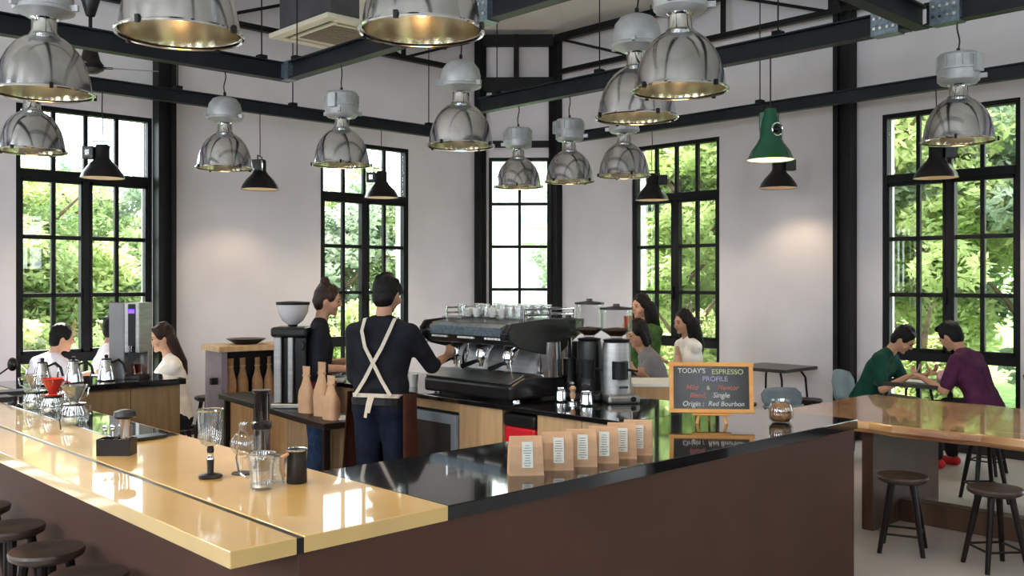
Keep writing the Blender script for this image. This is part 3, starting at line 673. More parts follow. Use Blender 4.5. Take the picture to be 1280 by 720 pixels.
# small wall tables
def cafetable(label, x, y, rz, w_=.62, h=.74, topm='darkgrey'):
    r = thing('cafe_table', label, 'table', (x, y, 0), rz, 'small square cafe tables')
    MB().span(-w_/2, w_/2, -w_/2, w_/2, h-.035, h).build('table_top', M[topm], r, bevel=.006)
    for sx in (-1, 1):
        for sy in (-1, 1):
            MB().tube([(sx*w_*.30, sy*w_*.30, h-.04), (sx*w_*.36, sy*w_*.36, h-.12), (sx*w_*.42, sy*w_*.42, 0)], .012, 8).build('leg', M['steel'], r)
    return r
cafetable('empty dark square table against the bare wall behind the chalkboard', 9.0, 5.42, 0, .66)
q = Q(928, 9.3); stool('dark stool left of the empty wall table, half behind the chalkboard', q.x, q.y, .46, .14)
q = Q(1010, 9.6); stool('dark stool right of the empty wall table', q.x, q.y, .46, .14)
def shellchair(label, x, y, rz, m='fabric', bk=1.0):
    r = thing('shell_chair', label, 'chair', (x, y, 0), rz, 'grey blue shell chairs')
    MB().prism([(-.2, -.2, .44), (.2, -.2, .44), (.19, .18, .45), (-.19, .18, .45)], (0, 0, .02)).build('seat', M[m], r, bevel=.008)
    vs = []
    for z, wv, yy in ((.44, .17, -.2), (.44+.12*bk, .21, -.235), (.44+.26*bk, .21, -.26), (.44+.36*bk, .16, -.275)):
        for k_ in range(7):
            t = k_/6*2-1; vs.append((t*wv, yy+.05*t*t, z-.03*t*t*(z > .7)))
    fs = [(i*7+j, i*7+j+1, (i+1)*7+j+1, (i+1)*7+j) for i in range(3) for j in range(6)]
    MB().add(vs, fs).build('backrest', M[m], r, solid=.015, smooth=True)
    for sx in (-1, 1):
        for sy in (-1, 1): MB().tube([(sx*.15, sy*.14, .44), (sx*.2, sy*.2, 0)], .012, 8).build('leg', M['steel'], r)
    return r
q = Q(990, 8.9); shellchair('low backed grey shell chair in front of the empty wall table', q.x, q.y, 2.6, bk=.5)

# ================================================================== espresso machine
MA, MBb = 4.02, 4.60     # front face a, side at b
r = thing('espresso_machine', 'large three group espresso machine, black wing shaped body with chrome sides', 'espresso machine', (4.30, 4.60, TZ))
# local: -x faces the barista, y along the counter (towards far), width .92
W_ = .425
MB().prism([(-.34, -W_, .012), (.26, -W_, .012), (.26, -W_, .12), (.18, -W_, .155), (-.22, -W_, .155), (-.34, -W_, .105)], (0, 2*W_, 0)).build('base_tray', M['blackm'], r, bevel=.02, seg=3)
MB().prism([(-.335, -W_+.02, .112), (-.21, -W_+.02, .158), (-.21, -W_+.02, .166), (-.34, -W_+.02, .12)], (0, 2*W_-.04, 0)).build('drip_grate', M['brushed'], r)
for sy in (-1, 1):
    for sx in (-.25, .2): MB().tube([(sx, sy*.38, 0), (sx, sy*.38, .04)], .025, 12).build('foot', M['chrome'], r)
MB().prism([(-.05, -W_+.03, .15), (.22, -W_+.03, .15), (.26, -W_+.03, .33), (.0, -W_+.03, .33)], (0, 2*W_-.06, 0)).build('backsplash', M['brushed'], r)
# upper body: wing profile
wing = [(-.34, .395), (-.30, .345), (-.16, .33), (.10, .35), (.28, .43), (.29, .485), (.20, .50), (-.14, .495), (-.28, .475), (-.345, .43)]
MB().prism([(x_, -W_+.01, z_) for x_, z_ in wing], (0, 2*W_-.02, 0)).build('upper_body', M['blackm'], r, bevel=.012, seg=2)
for s_ in (-1, 1):
    pts = [(-.37, .44), (-.36, .38), (-.28, .33), (-.08, .285), (.06, .27), (.30, .42), (.31, .50), (-.05, .505), (-.33, .485)]
    MB().prism([(x_, s_*W_-.012, z_) for x_, z_ in pts], (0, .024, 0)).build('wing_panel', M['blackm'], r, bevel=.006)
    sp_ = MB()
    cyl = [(.02, s_*(W_-.03), .14), (.02, s_*(W_-.03), .36)]
    sp_.tube(cyl, [.085, .075], 20); sp_.tube([(.17, s_*(W_-.05), .14), (.17, s_*(W_-.05), .38)], [.07, .065], 20)
    sp_.build('chrome_pillar', M['chrome'], r, smooth=True)
MB().prism([(-.347, -W_+.08, .40), (-.355, -W_+.08, .455), (-.30, -W_+.08, .475), (-.29, -W_+.08, .46)], (0, 2*W_-.16, 0)).build('front_trim', M['plate'], r)
for g in range(3):
    y_ = -.26+g*.26
    gr = MB().tube([(-.15, y_, .34), (-.19, y_, .30), (-.20, y_, .25)], [.05, .05, .045], 18).build('group_head', M['chrome'], r, smooth=True)
    pf = MB().tube([(-.20, y_, .245), (-.20, y_, .215)], .036, 18).build('portafilter', M['chrome'], r, smooth=True)
    MB().tube([(-.23, y_, .232), (-.29, y_-.015, .224), (-.39, y_-.03, .205)], [.009, .014, .016], 10).build('handle', M['black'], pf, smooth=True)
    MB().tube([(-.20, y_-.012, .22), (-.20, y_-.012, .19)], .006, 8).tube([(-.20, y_+.012, .22), (-.20, y_+.012, .19)], .006, 8).build('spout', M['chrome'], pf)
    for k_ in range(5): MB().box((-.338, y_-.07+k_*.032, .385), (.02, .022, .012)).build('button', M['paper'], r)
for s_ in (-1, 1):
    st = MB().tube([(-.26, s_*.42, .36), (-.33, s_*.425, .33), (-.345, s_*.42, .24), (-.31, s_*.41, .15)], .006, 8).build('steam_wand', M['chrome'], r, smooth=True)
    MB().tube([(-.35, s_*.40, .40), (-.39, s_*.40, .40)], .022, 14).build('steam_knob', M['black'], r, smooth=True)
rl = MB()
for z_ in (.53, .565): rl.tube([(-.18, -W_+.05, z_), (.27, -W_+.05, z_), (.27, W_-.05, z_), (-.18, W_-.05, z_)], .006, 8)
for x_, y_ in ((-.18, -W_+.05), (.05, -W_+.05), (.27, -W_+.05), (.27, 0), (.27, W_-.05), (.05, W_-.05), (-.18, W_-.05)): rl.tube([(x_, y_, .49), (x_, y_, .565)], .005, 6)
rl.build('cup_rail', M['chrome'], r)
MB().box((.0, .36, .445+.055), (.3, .2, .01)).build('cup_tray', M['brushed'], r)
# cups and glasses on the machine
def cupobj(kind, loc, label, rz=0, s=1):
    if kind == 'cup':
        t = thing('espresso_cup', label, 'cup', loc, rz, 'white cups stacked on the espresso machine')
        MB().lathe([(.001, .003), (.02*s, 0), (.024*s, .006), (.037*s, .05*s), (.039*s, .058*s), (.035*s, .056*s), (.02*s, .01), (.001, .008)], 16).build('body', M['white'], t, smooth=True)
        MB().tube([(.034*s, 0, .045*s), (.055*s, 0, .042*s), (.055*s, 0, .022*s), (.028*s, 0, .018*s)], .004*s, 6).build('handle', M['white'], t, smooth=True)
    else:
        t = thing('tumbler_glass', label, 'glass', loc, rz, 'clear glasses on the espresso machine')
        MB().lathe([(.001, .006), (.024*s, .005), (.026*s, 0), (.033*s, .085*s), (.031*s, .085*s), (.024*s, .012), (.001, .012)], 16).build('body', M['glass'], t, smooth=True)
        MB().lathe([(.033*s, .083*s), (.0335*s, .087*s), (.031*s, .086*s)], 16).build('rim', M['white'], t, smooth=True)
    return t
i = 0
for yy in range(9):
    for xx in range(3):
        y_ = 4.60+.33-yy*.080; x_ = 4.21+xx*.095+random.uniform(-.01, .01); kd = 'cup' if (yy*2+xx) % 3 else 'glass'
        if yy >= 7: kd = 'glass'
        cupobj(kd, (x_, y_, TZ+.505), '%s on the espresso machine, %s row, %s from the left end' % ('white cup' if kd == 'cup' else 'clear glass', ('front', 'middle', 'back')[xx], ('first', 'second', 'third', 'fourth', 'fifth', 'sixth', 'seventh', 'eighth', 'ninth')[yy]), random.uniform(0, 6), 1.0)

# grinders
def grinder(label, q, rz, body='brushed', h=.36, hop=.13):
    r = thing('coffee_grinder', label, 'coffee grinder', q, rz, 'grinders beside the espresso machine')
    MB().prism([(-.09, -.16, 0), (.09, -.16, 0), (.09, .12, 0), (-.09, .12, 0)], (0, 0, .05)).build('base', M[body], r, bevel=.015)
    MB().tube([(0, .03, .04), (0, .03, h-.04), (0, .03, h)], [.085, .08, .075], 24).build('body', M[body], r, smooth=True)
    d = MB().tube([(0, -.06, .14), (0, -.06, .25)], .045, 18).build('dosing_chamber', M['black'], r, smooth=True)
    MB().tube([(.03, -.06, .2), (.09, -.1, .19)], .008, 8).build('lever', M['black'], d)
    MB().box((0, -.10, .10), (.05, .09, .015)).build('fork', M['chrome'], r)
    MB().tube([(.05, -.155, .028), (.05, -.165, .028)], .016, 12).build('switch', M['black'], r)
    MB().lathe([(.07, h), (.075, h+.02), (.04, h+.025)], 24, c=(0, .03, 0)).build('collar', M['black'], r, smooth=True)
    MB().lathe([(.03, h+.02), (.035, h+.04), (.088, h+.075), (.088, h+.075+hop)], 24, c=(0, .03, 0)).build('hopper', M['glass'], r, smooth=True)
    MB().lathe([(.001, h+.04), (.034, h+.04), (.082, h+.075), (.082, h+.085), (.001, h+.095)], 24, c=(0, .03, 0)).build('beans', M['beans'], r, smooth=True)
    MB().lathe([(.094, h+.075+hop), (.094, h+.087+hop), (.02, h+.097+hop), (.018, h+.112+hop), (.001, h+.112+hop)], 24, c=(0, .03, 0)).build('lid', M['blackm'], r, smooth=True)
    return r
yw = math.radians(-43.55)
g2 = P(772, 501, TZ); r = grinder('silver coffee grinder in front, beside the chalkboard, clear hopper', g2, yw+.15); r.scale = (1.12, 1.0, 1.0)
g1 = Q(736, 6.02, TZ); grinder('black coffee grinder with a tall clear hopper right of the espresso machine', g1, yw-.2, 'blackm', .36, .16)
g0 = Q(711, 6.15, TZ); r = grinder('black grinder with dark hopper squeezed between machine and clear hoppers', g0, yw, 'blackm', .33, .08)
q = P(716, 505, TZ); r = thing('tamper', 'tamper with a pale wooden handle before the grinders', 'tamper', q)
MB().lathe([(.001, 0), (.029, 0), (.029, .012), (.012, .02), (.012, .03)], 18).build('base', M['chrome'], r, smooth=True)
MB().lathe([(.012, .03), (.018, .055), (.013, .075), (.022, .095), (.012, .11), (.001, .11)], 18).build('handle', M['kraft'], r, smooth=True)
for k_, (px, py) in enumerate(((701, 502), (733, 507))):
    q = P(px, py, TZ); r = thing('milk_jug', ['steel milk jug left of the tamper', 'steel milk jug right of the tamper'][k_], 'jug', q, 1, 'steel milk jugs by the grinders')
    MB().lathe([(.001, .002), (.034, 0), (.040, .01), (.034, .06), (.030, .075), (.033, .085), (.030, .084), (.027, .07), (.001, .01)], 20).build('body', M['chrome'], r, smooth=True)
    MB().tube([(.03, 0, .075), (.06, 0, .07), (.06, 0, .03), (.036, 0, .02)], .004, 6).build('handle', M['chrome'], r)
q = P(664, 493, TZ); r = tag(MB().box((0, 0, .006), (.16, .08, .012)).build('spoon_tray', M['brushed'], loc=q, bevel=.003), 'flat steel tray lying in front of the espresso machine', 'tray'); r.rotation_euler = (0, 0, 1.2)
q = P(504, 483, TZ); r = thing('takeaway_cup', 'white paper cup on the counter left of the espresso machine', 'cup', q)
MB().lathe([(.001, 0), (.028, 0), (.038, .09), (.036, .09), (.026, .006), (.001, .006)], 20).build('body', M['white'], r, smooth=True)
MB().lathe([(.036, .085), (.0395, .088), (.036, .092)], 20).build('rim', M['white'], r, smooth=True)
r = dup(r, 'white paper cup behind the first one, left of the espresso machine', Vector(Q(517, 6.7, TZ)))
# towels by the woman
for k_, (px, dy, z_) in enumerate(((418, 0, 0), (414, .1, .035), (422, .05, .07))):
    q = Q(px, 7.05+dy, TZ+z_)
    r = tag(MB().box((0, 0, .0175), (.26, .16, .034)).build('folded_towel', M['towel'], loc=q, bevel=.014, seg=3), ['bottom folded towel of the white pile by the woman barista', 'middle folded towel of the white pile by the woman barista', 'top folded towel of the white pile by the woman barista'][k_], 'towel', 'white folded towels')
    r.rotation_euler = (0, 0, .9)

# ================================================================== things on the bar
# six coffee bags
bagpx = [(658, 594.5), (697, 588), (727, 583.5), (754, 579), (777, 573.5), (797, 569)]
names = ['upright kraft coffee bag with pale label, leftmost and nearest of the row on the granite', 'kraft coffee bag second from the left on the black granite', 'kraft coffee bag third from the left on the black granite', 'kraft coffee bag fourth from the left on the black granite', 'kraft coffee bag fifth from the left, mostly overlapped', 'kraft coffee bag at the right end of the row, beside the chalkboard']
def printed(mb, x0, x1, y, z0, z1, rows):
    for i_ in range(rows):
        z = z1-(z1-z0)*(i_+.5)/rows; l_ = (x1-x0)*random.uniform(.5, 1)
        mb.span((x0+x1)/2-l_/2, (x0+x1)/2+l_/2, y-.0006, y, z-.0014, z+.0014)
    return mb
for i, (px, py) in enumerate(bagpx):
    q = P(px, py, TZ); r = thing('coffee_bag', names[i], 'coffee bag', q, yw+.12-.06*i, 'kraft coffee bags on the granite'); w_ = .068 if i == 0 else .064; h = .148
    q_ = [(-w_, -.002), (w_, -.002), (w_, .058), (-w_, .058)]
    vs = [(x_, y_, 0) for x_, y_ in q_]+[(x_*.98, y_*1.02, h*.3) for x_, y_ in q_]+[(x_*.97, .008+y_*.55, h*.72) for x_, y_ in q_]+[(-w_*.93, .022, h), (w_*.93, .022, h), (w_*.93, .027, h), (-w_*.93, .027, h)]
    fs = [(3, 2, 1, 0)]+[(a_*4+j, a_*4+(j+1) % 4, a_*4+4+(j+1) % 4, a_*4+4+j) for a_ in range(3) for j in range(4)]+[(12, 13, 14, 15)]
    MB().add(vs, fs).build('paper', M['kraft'], r, bevel=.0025, seg=2)
    tl = math.atan2(.0155, h*.42); mm = Matrix.Translation((0, -.0045, h*.3)) @ Matrix.Rotation(-.10, 4, 'X')
    lb = MB(); lb.box((.004, 0, .035), (.042, .0012, .108-.01), m=mm); lb = lb.build('paper_label', M['label'], r)
    pr = MB()
    for k_ in range(9): pr.box((.004, -.001, -.006+k_*.0095), (random.uniform(.014, .034), .0006, .0024), m=mm)
    pr.build('printed_lines', M['ink'], lb)
    MB().span(-w_, w_, -.006, -.002, .0, .007).build('bottom_fold', M['kraft'], r)
# chalkboard on a little easel
q = P(889, 529, TZ); r = thing('chalkboard', 'small chalkboard in an orange pine frame on a little easel', 'sign', q, yw-.10)
W2_, H2_ = .205, .125; tilt = Matrix.Translation((0, -.02, .058)) @ Matrix.Rotation(-.16, 4, 'X')
f = MB()
for c_, d_ in (((0, 0, .008), (2*W2_+.03, .016, .022)), ((0, 0, 2*H2_-.0), (2*W2_+.03, .016, .022)), ((-W2_, 0, H2_), (.022, .016, 2*H2_-.02)), ((W2_, 0, H2_), (.022, .016, 2*H2_-.02))): f.box(c_, d_, m=tilt)
f.build('frame', M['orange'], r, bevel=.003)
MB().box((0, .002, H2_), (2*W2_-.01, .006, 2*H2_-.01), m=tilt).build('slate', M['board'], r)
def textobj(s, size, x_, z_, m, par, cx=True, sh=.0, mtx=tilt, y_=-.0035, nm='chalk_line'):
    cu_ = bpy.data.curves.new('text', 'FONT'); cu_.body = s; cu_.size = size; cu_.extrude = .0003; cu_.align_x = 'CENTER'; cu_.shear = sh; cu_.offset = .0004
    t = bpy.data.objects.new('text', cu_); C.objects.link(t)
    bpy.context.view_layer.update(); me = bpy.data.meshes.new_from_object(t.evaluated_get(bpy.context.evaluated_depsgraph_get()))
    bpy.data.objects.remove(t); me.transform(mtx @ Matrix.Translation((x_, y_, z_)) @ Matrix.Rotation(PI/2, 4, 'X'))
    me.materials.clear(); me.materials.append(m); o = bpy.data.objects.new(nm, me); C.objects.link(o); o.parent = par; return o
textobj("TODAY'S", .035, -.10, .205, M['chalk'], r); textobj('ESPRESSO', .038, .085, .200, M['chalkg'], r)
textobj('PROFILE', .036, .02, .163, M['chalkv'], r)
textobj('Mild', .036, -.10, .118, M['chalkr'], r, sh=.2); textobj('&', .030, -.015, .118, M['chalkg'], r); textobj('Mentor', .036, .085, .118, M['chalkr'], r, sh=.2)
textobj('Blend,', .034, -.07, .078, M['chalkr'], r, sh=.2); textobj('Single', .038, .05, .078, M['chalk'], r, sh=.2)
textobj('Origin :', .036, -.095, .033, M['chalk'], r, sh=.2); textobj('Red Bourbon', .034, .075, .035, M['chalk'], r, sh=.2)
for sx in (-1, 1): MB().tube([(sx*.075, -.028, 0), (sx*.07, -.022, .03), (sx*.055, -.005, .07), (sx*.03, .01, .15)], [.009, .008, .007, .006], 10).build('easel_leg', M['orange'], r)
MB().tube([(0, .10, 0), (0, .015, .2)], .006, 8).build('rear_leg', M['orange'], r)
MB().span(-.10, .10, -.036, -.010, .044, .054).build('ledge', M['orange'], r, bevel=.003)
# glass jar
q = P(976, 528, TZ); r = thing('storage_jar', 'round glass jar of wrapped brown sugar near the granite end', 'jar', q)
MB().lathe([(.001, .002), (.045, 0), (.062, .02), (.066, .06), (.056, .095), (.048, .105), (.050, .12), (.046, .12), (.044, .105)], 28).build('body', M['glass'], r, smooth=True)
MB().lathe([(.001, .008), (.042, .008), (.057, .024), (.060, .06), (.048, .09), (.03, .10), (.001, .098)], 24).build('contents', M['jarfill'], r, smooth=True)
# syphon
q = P(263, 597, TZ); r = thing('coffee_syphon', 'tall glass funnel on a black syphon stand', 'coffee syphon', q)
MB().lathe([(.001, .004), (.036, .004), (.042, 0), (.045, .006), (.040, .012), (.012, .018)], 24).lathe([(.012, .018), (.014, .07)], 14).build('stand', M['blackm'], r, smooth=True)
MB().lathe([(.0125, .07), (.0105, .078), (.0105, .09), (.0125, .095)], 14).build('clear_neck', M['chrome'], r, smooth=True)
MB().lathe([(.012, .095), (.014, .105), (.011, .118)], 14).build('stopper', M['black'], r, smooth=True)
MB().lathe([(.012, .115), (.034, .125), (.042, .15), (.046, .20), (.049, .255), (.047, .255), (.044, .20), (.040, .152), (.03, .13)], 28).build('funnel', M['glass'], r, smooth=True)
MB().lathe([(.049, .252), (.0505, .256), (.048, .259), (.0465, .256), (.049, .252)], 28).build('rim', M['chrome'], r, smooth=True)
# round flask
q = P(303, 592, TZ); r = thing('glass_flask', 'round glass flask on a dark disc behind the carafes', 'flask', q)
MB().lathe([(.001, .004), (.04, .004), (.042, 0), (.001, 0)], 20).build('disc', M['blackm'], r, smooth=True)
MB().ball((0, 0, .115), .046, 24, 14).lathe([(.018, .155), (.016, .18), (.02, .195)], 18).build('bulb', M['glass'], r, smooth=True)
MB().tube([(0, .03, .004), (0, .05, .06), (0, .02, .165)], .004, 8).build('holder', M['chrome'], r)
# press brewer
q = P(327, 588, TZ); r = thing('plunger_brewer', 'tall tinted plastic plunger brewer with dark collar', 'coffee brewer', q)
tint = thin_glass('smoky plastic', (.42, .38, .38), .12)
MB().lathe([(.030, .0), (.033, .01), (.033, .175), (.040, .18), (.040, .19), (.033, .195)], 24).build('chamber', tint, r, smooth=True)
MB().lathe([(.001, .165), (.039, .165), (.041, .175), (.039, .19), (.001, .19)], 24).build('collar', M['black'], r, smooth=True)
MB().lathe([(.029, .19), (.029, .305), (.036, .308), (.036, .316), (.001, .316)], 24).build('plunger', tint, r, smooth=True)
for k_ in range(8):
    a = k_*PI/4; MB().box((math.cos(a)*.0295, math.sin(a)*.0295, .25), (.002, .004, .10), a).build('rib', M['black'], r)
# carafe + inner glass
q = P(327, 611, TZ); r = thing('glass_carafe', 'clear glass carafe with thick base nearest the camera', 'carafe', q, 2.2)
MB().lathe([(.001, .006), (.036, .004), (.038, 0), (.041, .01), (.042, .07), (.050, .105), (.052, .125), (.049, .125), (.039, .075), (.037, .012), (.001, .014)], 28).build('body', M['glass'], r, smooth=True)
MB().tube([(.048, 0, .11), (.078, 0, .105), (.08, 0, .05), (.042, 0, .03)], .005, 8).build('handle', M['glass'], r, smooth=True)
MB().lathe([(.050, .122), (.053, .126), (.050, .129), (.048, .126), (.05, .122)], 28).build('rim', M['chrome'], r, smooth=True)
MB().lathe([(.001, .010), (.035, .010), (.036, .02), (.001, .02)], 20).build('thick_base', M['chrome'], r, smooth=True)
q = P(346, 604, TZ); r = thing('serving_glass', 'small clear glass between the carafe and the black jug', 'glass', q)
MB().lathe([(.001, .006), (.026, .005), (.028, 0), (.034, .10), (.032, .10), (.025, .012), (.001, .012)], 24).build('body', M['glass'], r, smooth=True)
MB().lathe([(.034, .098), (.035, .101), (.0325, .101)], 24).build('rim', M['white'], r, smooth=True)
q = P(371, 603, TZ); r = thing('black_jug', 'glossy black jug with a wooden strip handle on the gold bar', 'jug', q, 1.6)
MB().lathe([(.001, .002), (.036, 0), (.038, .004), (.035, .115), (.040, .122), (.036, .122), (.032, .11), (.001, .10)], 28).build('body', M['blackm'], r, smooth=True)
MB().tube([(0, .036, .11), (0, .062, .10), (0, .062, .055), (0, .050, .03)], [.006, .009, .009, .006], 10).build('handle', M['kraft'], r, smooth=True)
MB().lathe([(.0395, .118), (.041, .122), (.038, .125), (.037, .122)], 24).build('rim', M['chrome'], r, smooth=True)
# caddy with spoons and cup
q = P(146, 568, TZ); r = thing('cutlery_caddy', 'dark metal caddy holding spoons and jars on the long bar', 'caddy', q, yw)
f = MB()
for c_, d_ in (((0, -.04, .035), (.14, .003, .07)), ((0, .04, .035), (.14, .003, .07)), ((-.07, 0, .035), (.003, .08, .07)), ((.07, 0, .035), (.003, .08, .07)), ((0, 0, .002), (.14, .08, .004)), ((0, 0, .035), (.003, .08, .07))): f.box(c_, d_)
f.build('box', M['blackm'], r, bevel=.001)
for k_ in range(3):
    s_ = Vector((-.05+k_*.028, -.01+.012*k_, 0)); o = thing('teaspoon', ['steel teaspoon at the left of the dark caddy', 'steel teaspoon in the middle of the dark caddy', 'steel teaspoon at the right of the dark caddy'][k_], 'spoon', q+Matrix.Rotation(yw, 3, 'Z') @ s_+Vector((0, 0, .006)), yw, 'teaspoons in the dark caddy')
    MB().tube([(0, 0, 0), (.004, 0, .10)], .003, 6).build('handle', M['chrome'], o); MB().ball((.004, 0, .108), (.012, .005, .016), 10, 6).build('bowl', M['chrome'], o, smooth=True)
q2 = P(162, 569, TZ)+Vector((.0, .0, 0)); q2 = q+Matrix.Rotation(yw, 3, 'Z') @ Vector((.035, 0, .006))
r = thing('stirrer_glass', 'glass of wooden stirrers with a dark lid standing in the caddy', 'glass', q2)
MB().lathe([(.001, 0), (.026, 0), (.030, .12), (.028, .12), (.024, .004), (.001, .004)], 20).build('body', M['glass'], r, smooth=True)
for k_ in range(6): MB().tube([(.012*math.cos(k_), .012*math.sin(k_), .006), (.02*math.cos(k_+.5), .02*math.sin(k_+.5), .15)], .0035, 6).build('stirrer', M['kraft'], r)
MB().lathe([(.001, .150), (.040, .150), (.048, .160), (.044, .178), (.02, .186), (.001, .186)], 24).build('lid', M['blackm'], r, smooth=True)
q = P(184, 549, TZ); r = tag(MB().box((0, 0, .008), (.16, .09, .012)).build('black_tray', M['blackm'], loc=q+Vector((0, 0, .004)), bevel=.003), 'flat black tray behind the caddy at the inner edge of the bar', 'tray'); r.rotation_euler = (0, 0, .1)
# glass servers and drippers cluster
cl = thin_glass('clear plastic', (.88, .88, .87), .30, .06, .9)
def server(label, q, s=1, rz=0, low=.09):
    r = thing('glass_server', label, 'coffee server', q, rz, 'clear glass coffee servers on the long bar')
    MB().lathe([(.001, .003), (.045*s, 0), (.056*s, .02*s), (.056*s, .055*s), (.040*s, .085*s), (.041*s, .095*s), (.038*s, .095*s), (.050*s, .05*s), (.04*s, .01), (.001, .008)], 24).build('body', cl, r, smooth=True)
    MB().tube([(.05*s, 0, .078*s), (.085*s, 0, .07*s), (.085*s, 0, .035*s), (.055*s, 0, .025*s)], .005, 8).build('handle', cl, r, smooth=True)
    MB().lathe([(.040*s, .083*s), (.043*s, .088*s), (.042*s, .095*s), (.039*s, .096*s)], 24).build('collar', M['black'], r, smooth=True)
    return r
def dripper(label, q, m, s=1, rz=0):
    r = thing('pour_over_cone', label, 'coffee dripper', q, rz, 'pour over cones on the glass servers')
    MB().lathe([(.02*s, .012), (.058*s, .085*s), (.061*s, .088*s), (.058*s, .089*s), (.018*s, .015)], 24).build('cone', m, r, smooth=True)
    MB().lathe([(.001, .0), (.052*s, 0), (.054*s, .006), (.02*s, .012), (.001, .012)], 24).build('flange', m, r, smooth=True)
    MB().tube([(.05*s, 0, .075*s), (.085*s, 0, .07*s), (.075*s, 0, .03*s), (.035*s, 0, .025*s)], .005, 8).build('handle', m, r, smooth=True)
    return r
q = P(93, 531, TZ); server('glass server nearest the caddy, with the clear ribbed cone on top', q, 1.2, .4); dripper('clear plastic pour over cone on the nearest glass server', q+Vector((0, 0, .107)), cl, 1.1, .4)
q = P(66, 518, TZ); server('glass server under the red cone', q, 1.1, 2.2); dripper('red pour over cone, the only red one', q+Vector((0, 0, .107)), M['red'], 1.05, -.6)
q = P(44, 512, TZ); server('glass server left of the one with the red cone', q, 1.1, 2.5)
dripper('clear pour over cone left of the red one', q+Vector((0, 0, .107)), cl, 1.1, 2.5)
q = P(84, 505, TZ); server('empty glass server behind the red cone', q, 1.0, 1.0)
q = P(76, 538, TZ); r = thing('loose_cable', 'thin black cable bow on the bar by the glass servers', 'cable', q)
MB().tube([(0, 0, .004), (-.005, .004, .05), (.004, .0, .09), (.03, -.02, .11)], .003, 6).build('wire', M['black'], r)
# objects at the left edge
q = P(24, 491, TZ); r = tag(MB().box((0, 0, .01), (.42, .15, .02)).build('black_scale', M['blackm'], loc=q+Vector((-.1, 0, 0)), bevel=.004), 'flat black scale on the far stretch of the bar', 'scale')
q = P(8, 499, TZ); r = tag(MB().box((0, 0, .012), (.25, .16, .022)).build('black_scale', M['blackm'], loc=q+Vector((-.1, 0, 0)), bevel=.004), 'flat black scale at the left edge, nearer than the other one', 'scale')
q = P(8, 480, TZ); r = thing('ladle', 'black ladle head leaning at the far left edge', 'ladle', q)
MB().tube([(-.12, 0, .02), (.02, 0, .12)], .006, 8).build('handle', M['black'], r); MB().ball((.04, 0, .14), (.035, .03, .05), 14, 9).build('scoop', M['black'], r, smooth=True)
# kettles on the back counter
for k_, px in enumerate((53, 92, 133)):
    q = Vector((a_on_b(px, 7.25), 7.25, TZ)); q.x = max(q.x, 1.5)
    r = thing('gooseneck_kettle', ['steel gooseneck kettle at the left of the three', 'steel gooseneck kettle in the middle of the three', 'steel gooseneck kettle beside the tall boiler'][k_], 'kettle', q, -.5, 'steel gooseneck kettles')
    MB().lathe([(.001, .002), (.062, 0), (.068, .01), (.060, .06), (.044, .13), (.036, .155), (.001, .160)], 24).build('body', M['chrome'], r, smooth=True)
    MB().lathe([(.036, .155), (.034, .165), (.012, .17), (.014, .19), (.001, .195)], 18).build('lid', M['black'], r, smooth=True)
    MB().tube([(.04, 0, .135), (.085, 0, .155), (.12, 0, .12), (.135, 0, .06)], [.008, .010, .010, .009], 8).build('handle', M['black'], r, smooth=True)
    MB().tube([(-.06, 0, .03), (-.11, 0, .04), (-.10, 0, .11), (-.14, 0, .15)], [.010, .008, .006, .005], 8).build('spout', M['chrome'], r, smooth=True)
# boiler
px = 163; q = Vector((a_on_b(px, 7.30), 7.30, TZ)); r = thing('water_boiler', 'tall stainless boiler with a violet lit display', 'hot water boiler', q, yw-.05)
MB().span(-.115, .115, -.10, .12, .20, .58).span(-.115, .115, .06, .12, 0, .20).build('body', M['brushed'], r, bevel=.006)
MB().span(-.118, .0, -.105, .12, 0, .58).build('left_casing', mat('grey steel sheet', (.24, .235, .24), .5, .3, var=.1, scale=3), r, bevel=.005)
MB().span(.03, .085, -.106, -.098, .14, .57).build('front_strip', M['black'], r)
MB().span(.035, .080, -.109, -.104, .50, .53).build('display', M['purple_led'], r)
MB().span(.005, .115, -.10, .1, 0, .03).build('drip_tray', M['blackm'], r, bevel=.004)
MB().tube([(.06, -.10, .26), (.06, -.135, .25), (.06, -.135, .21)], .012, 10).build('tap', M['chrome'], r, smooth=True)
MB().lathe([(.001, .03), (.032, .03), (.036, .11), (.034, .11), (.03, .036), (.001, .036)], 20, c=(.065, -.04, 0)).build('jug', M['liquor'], r, smooth=True)

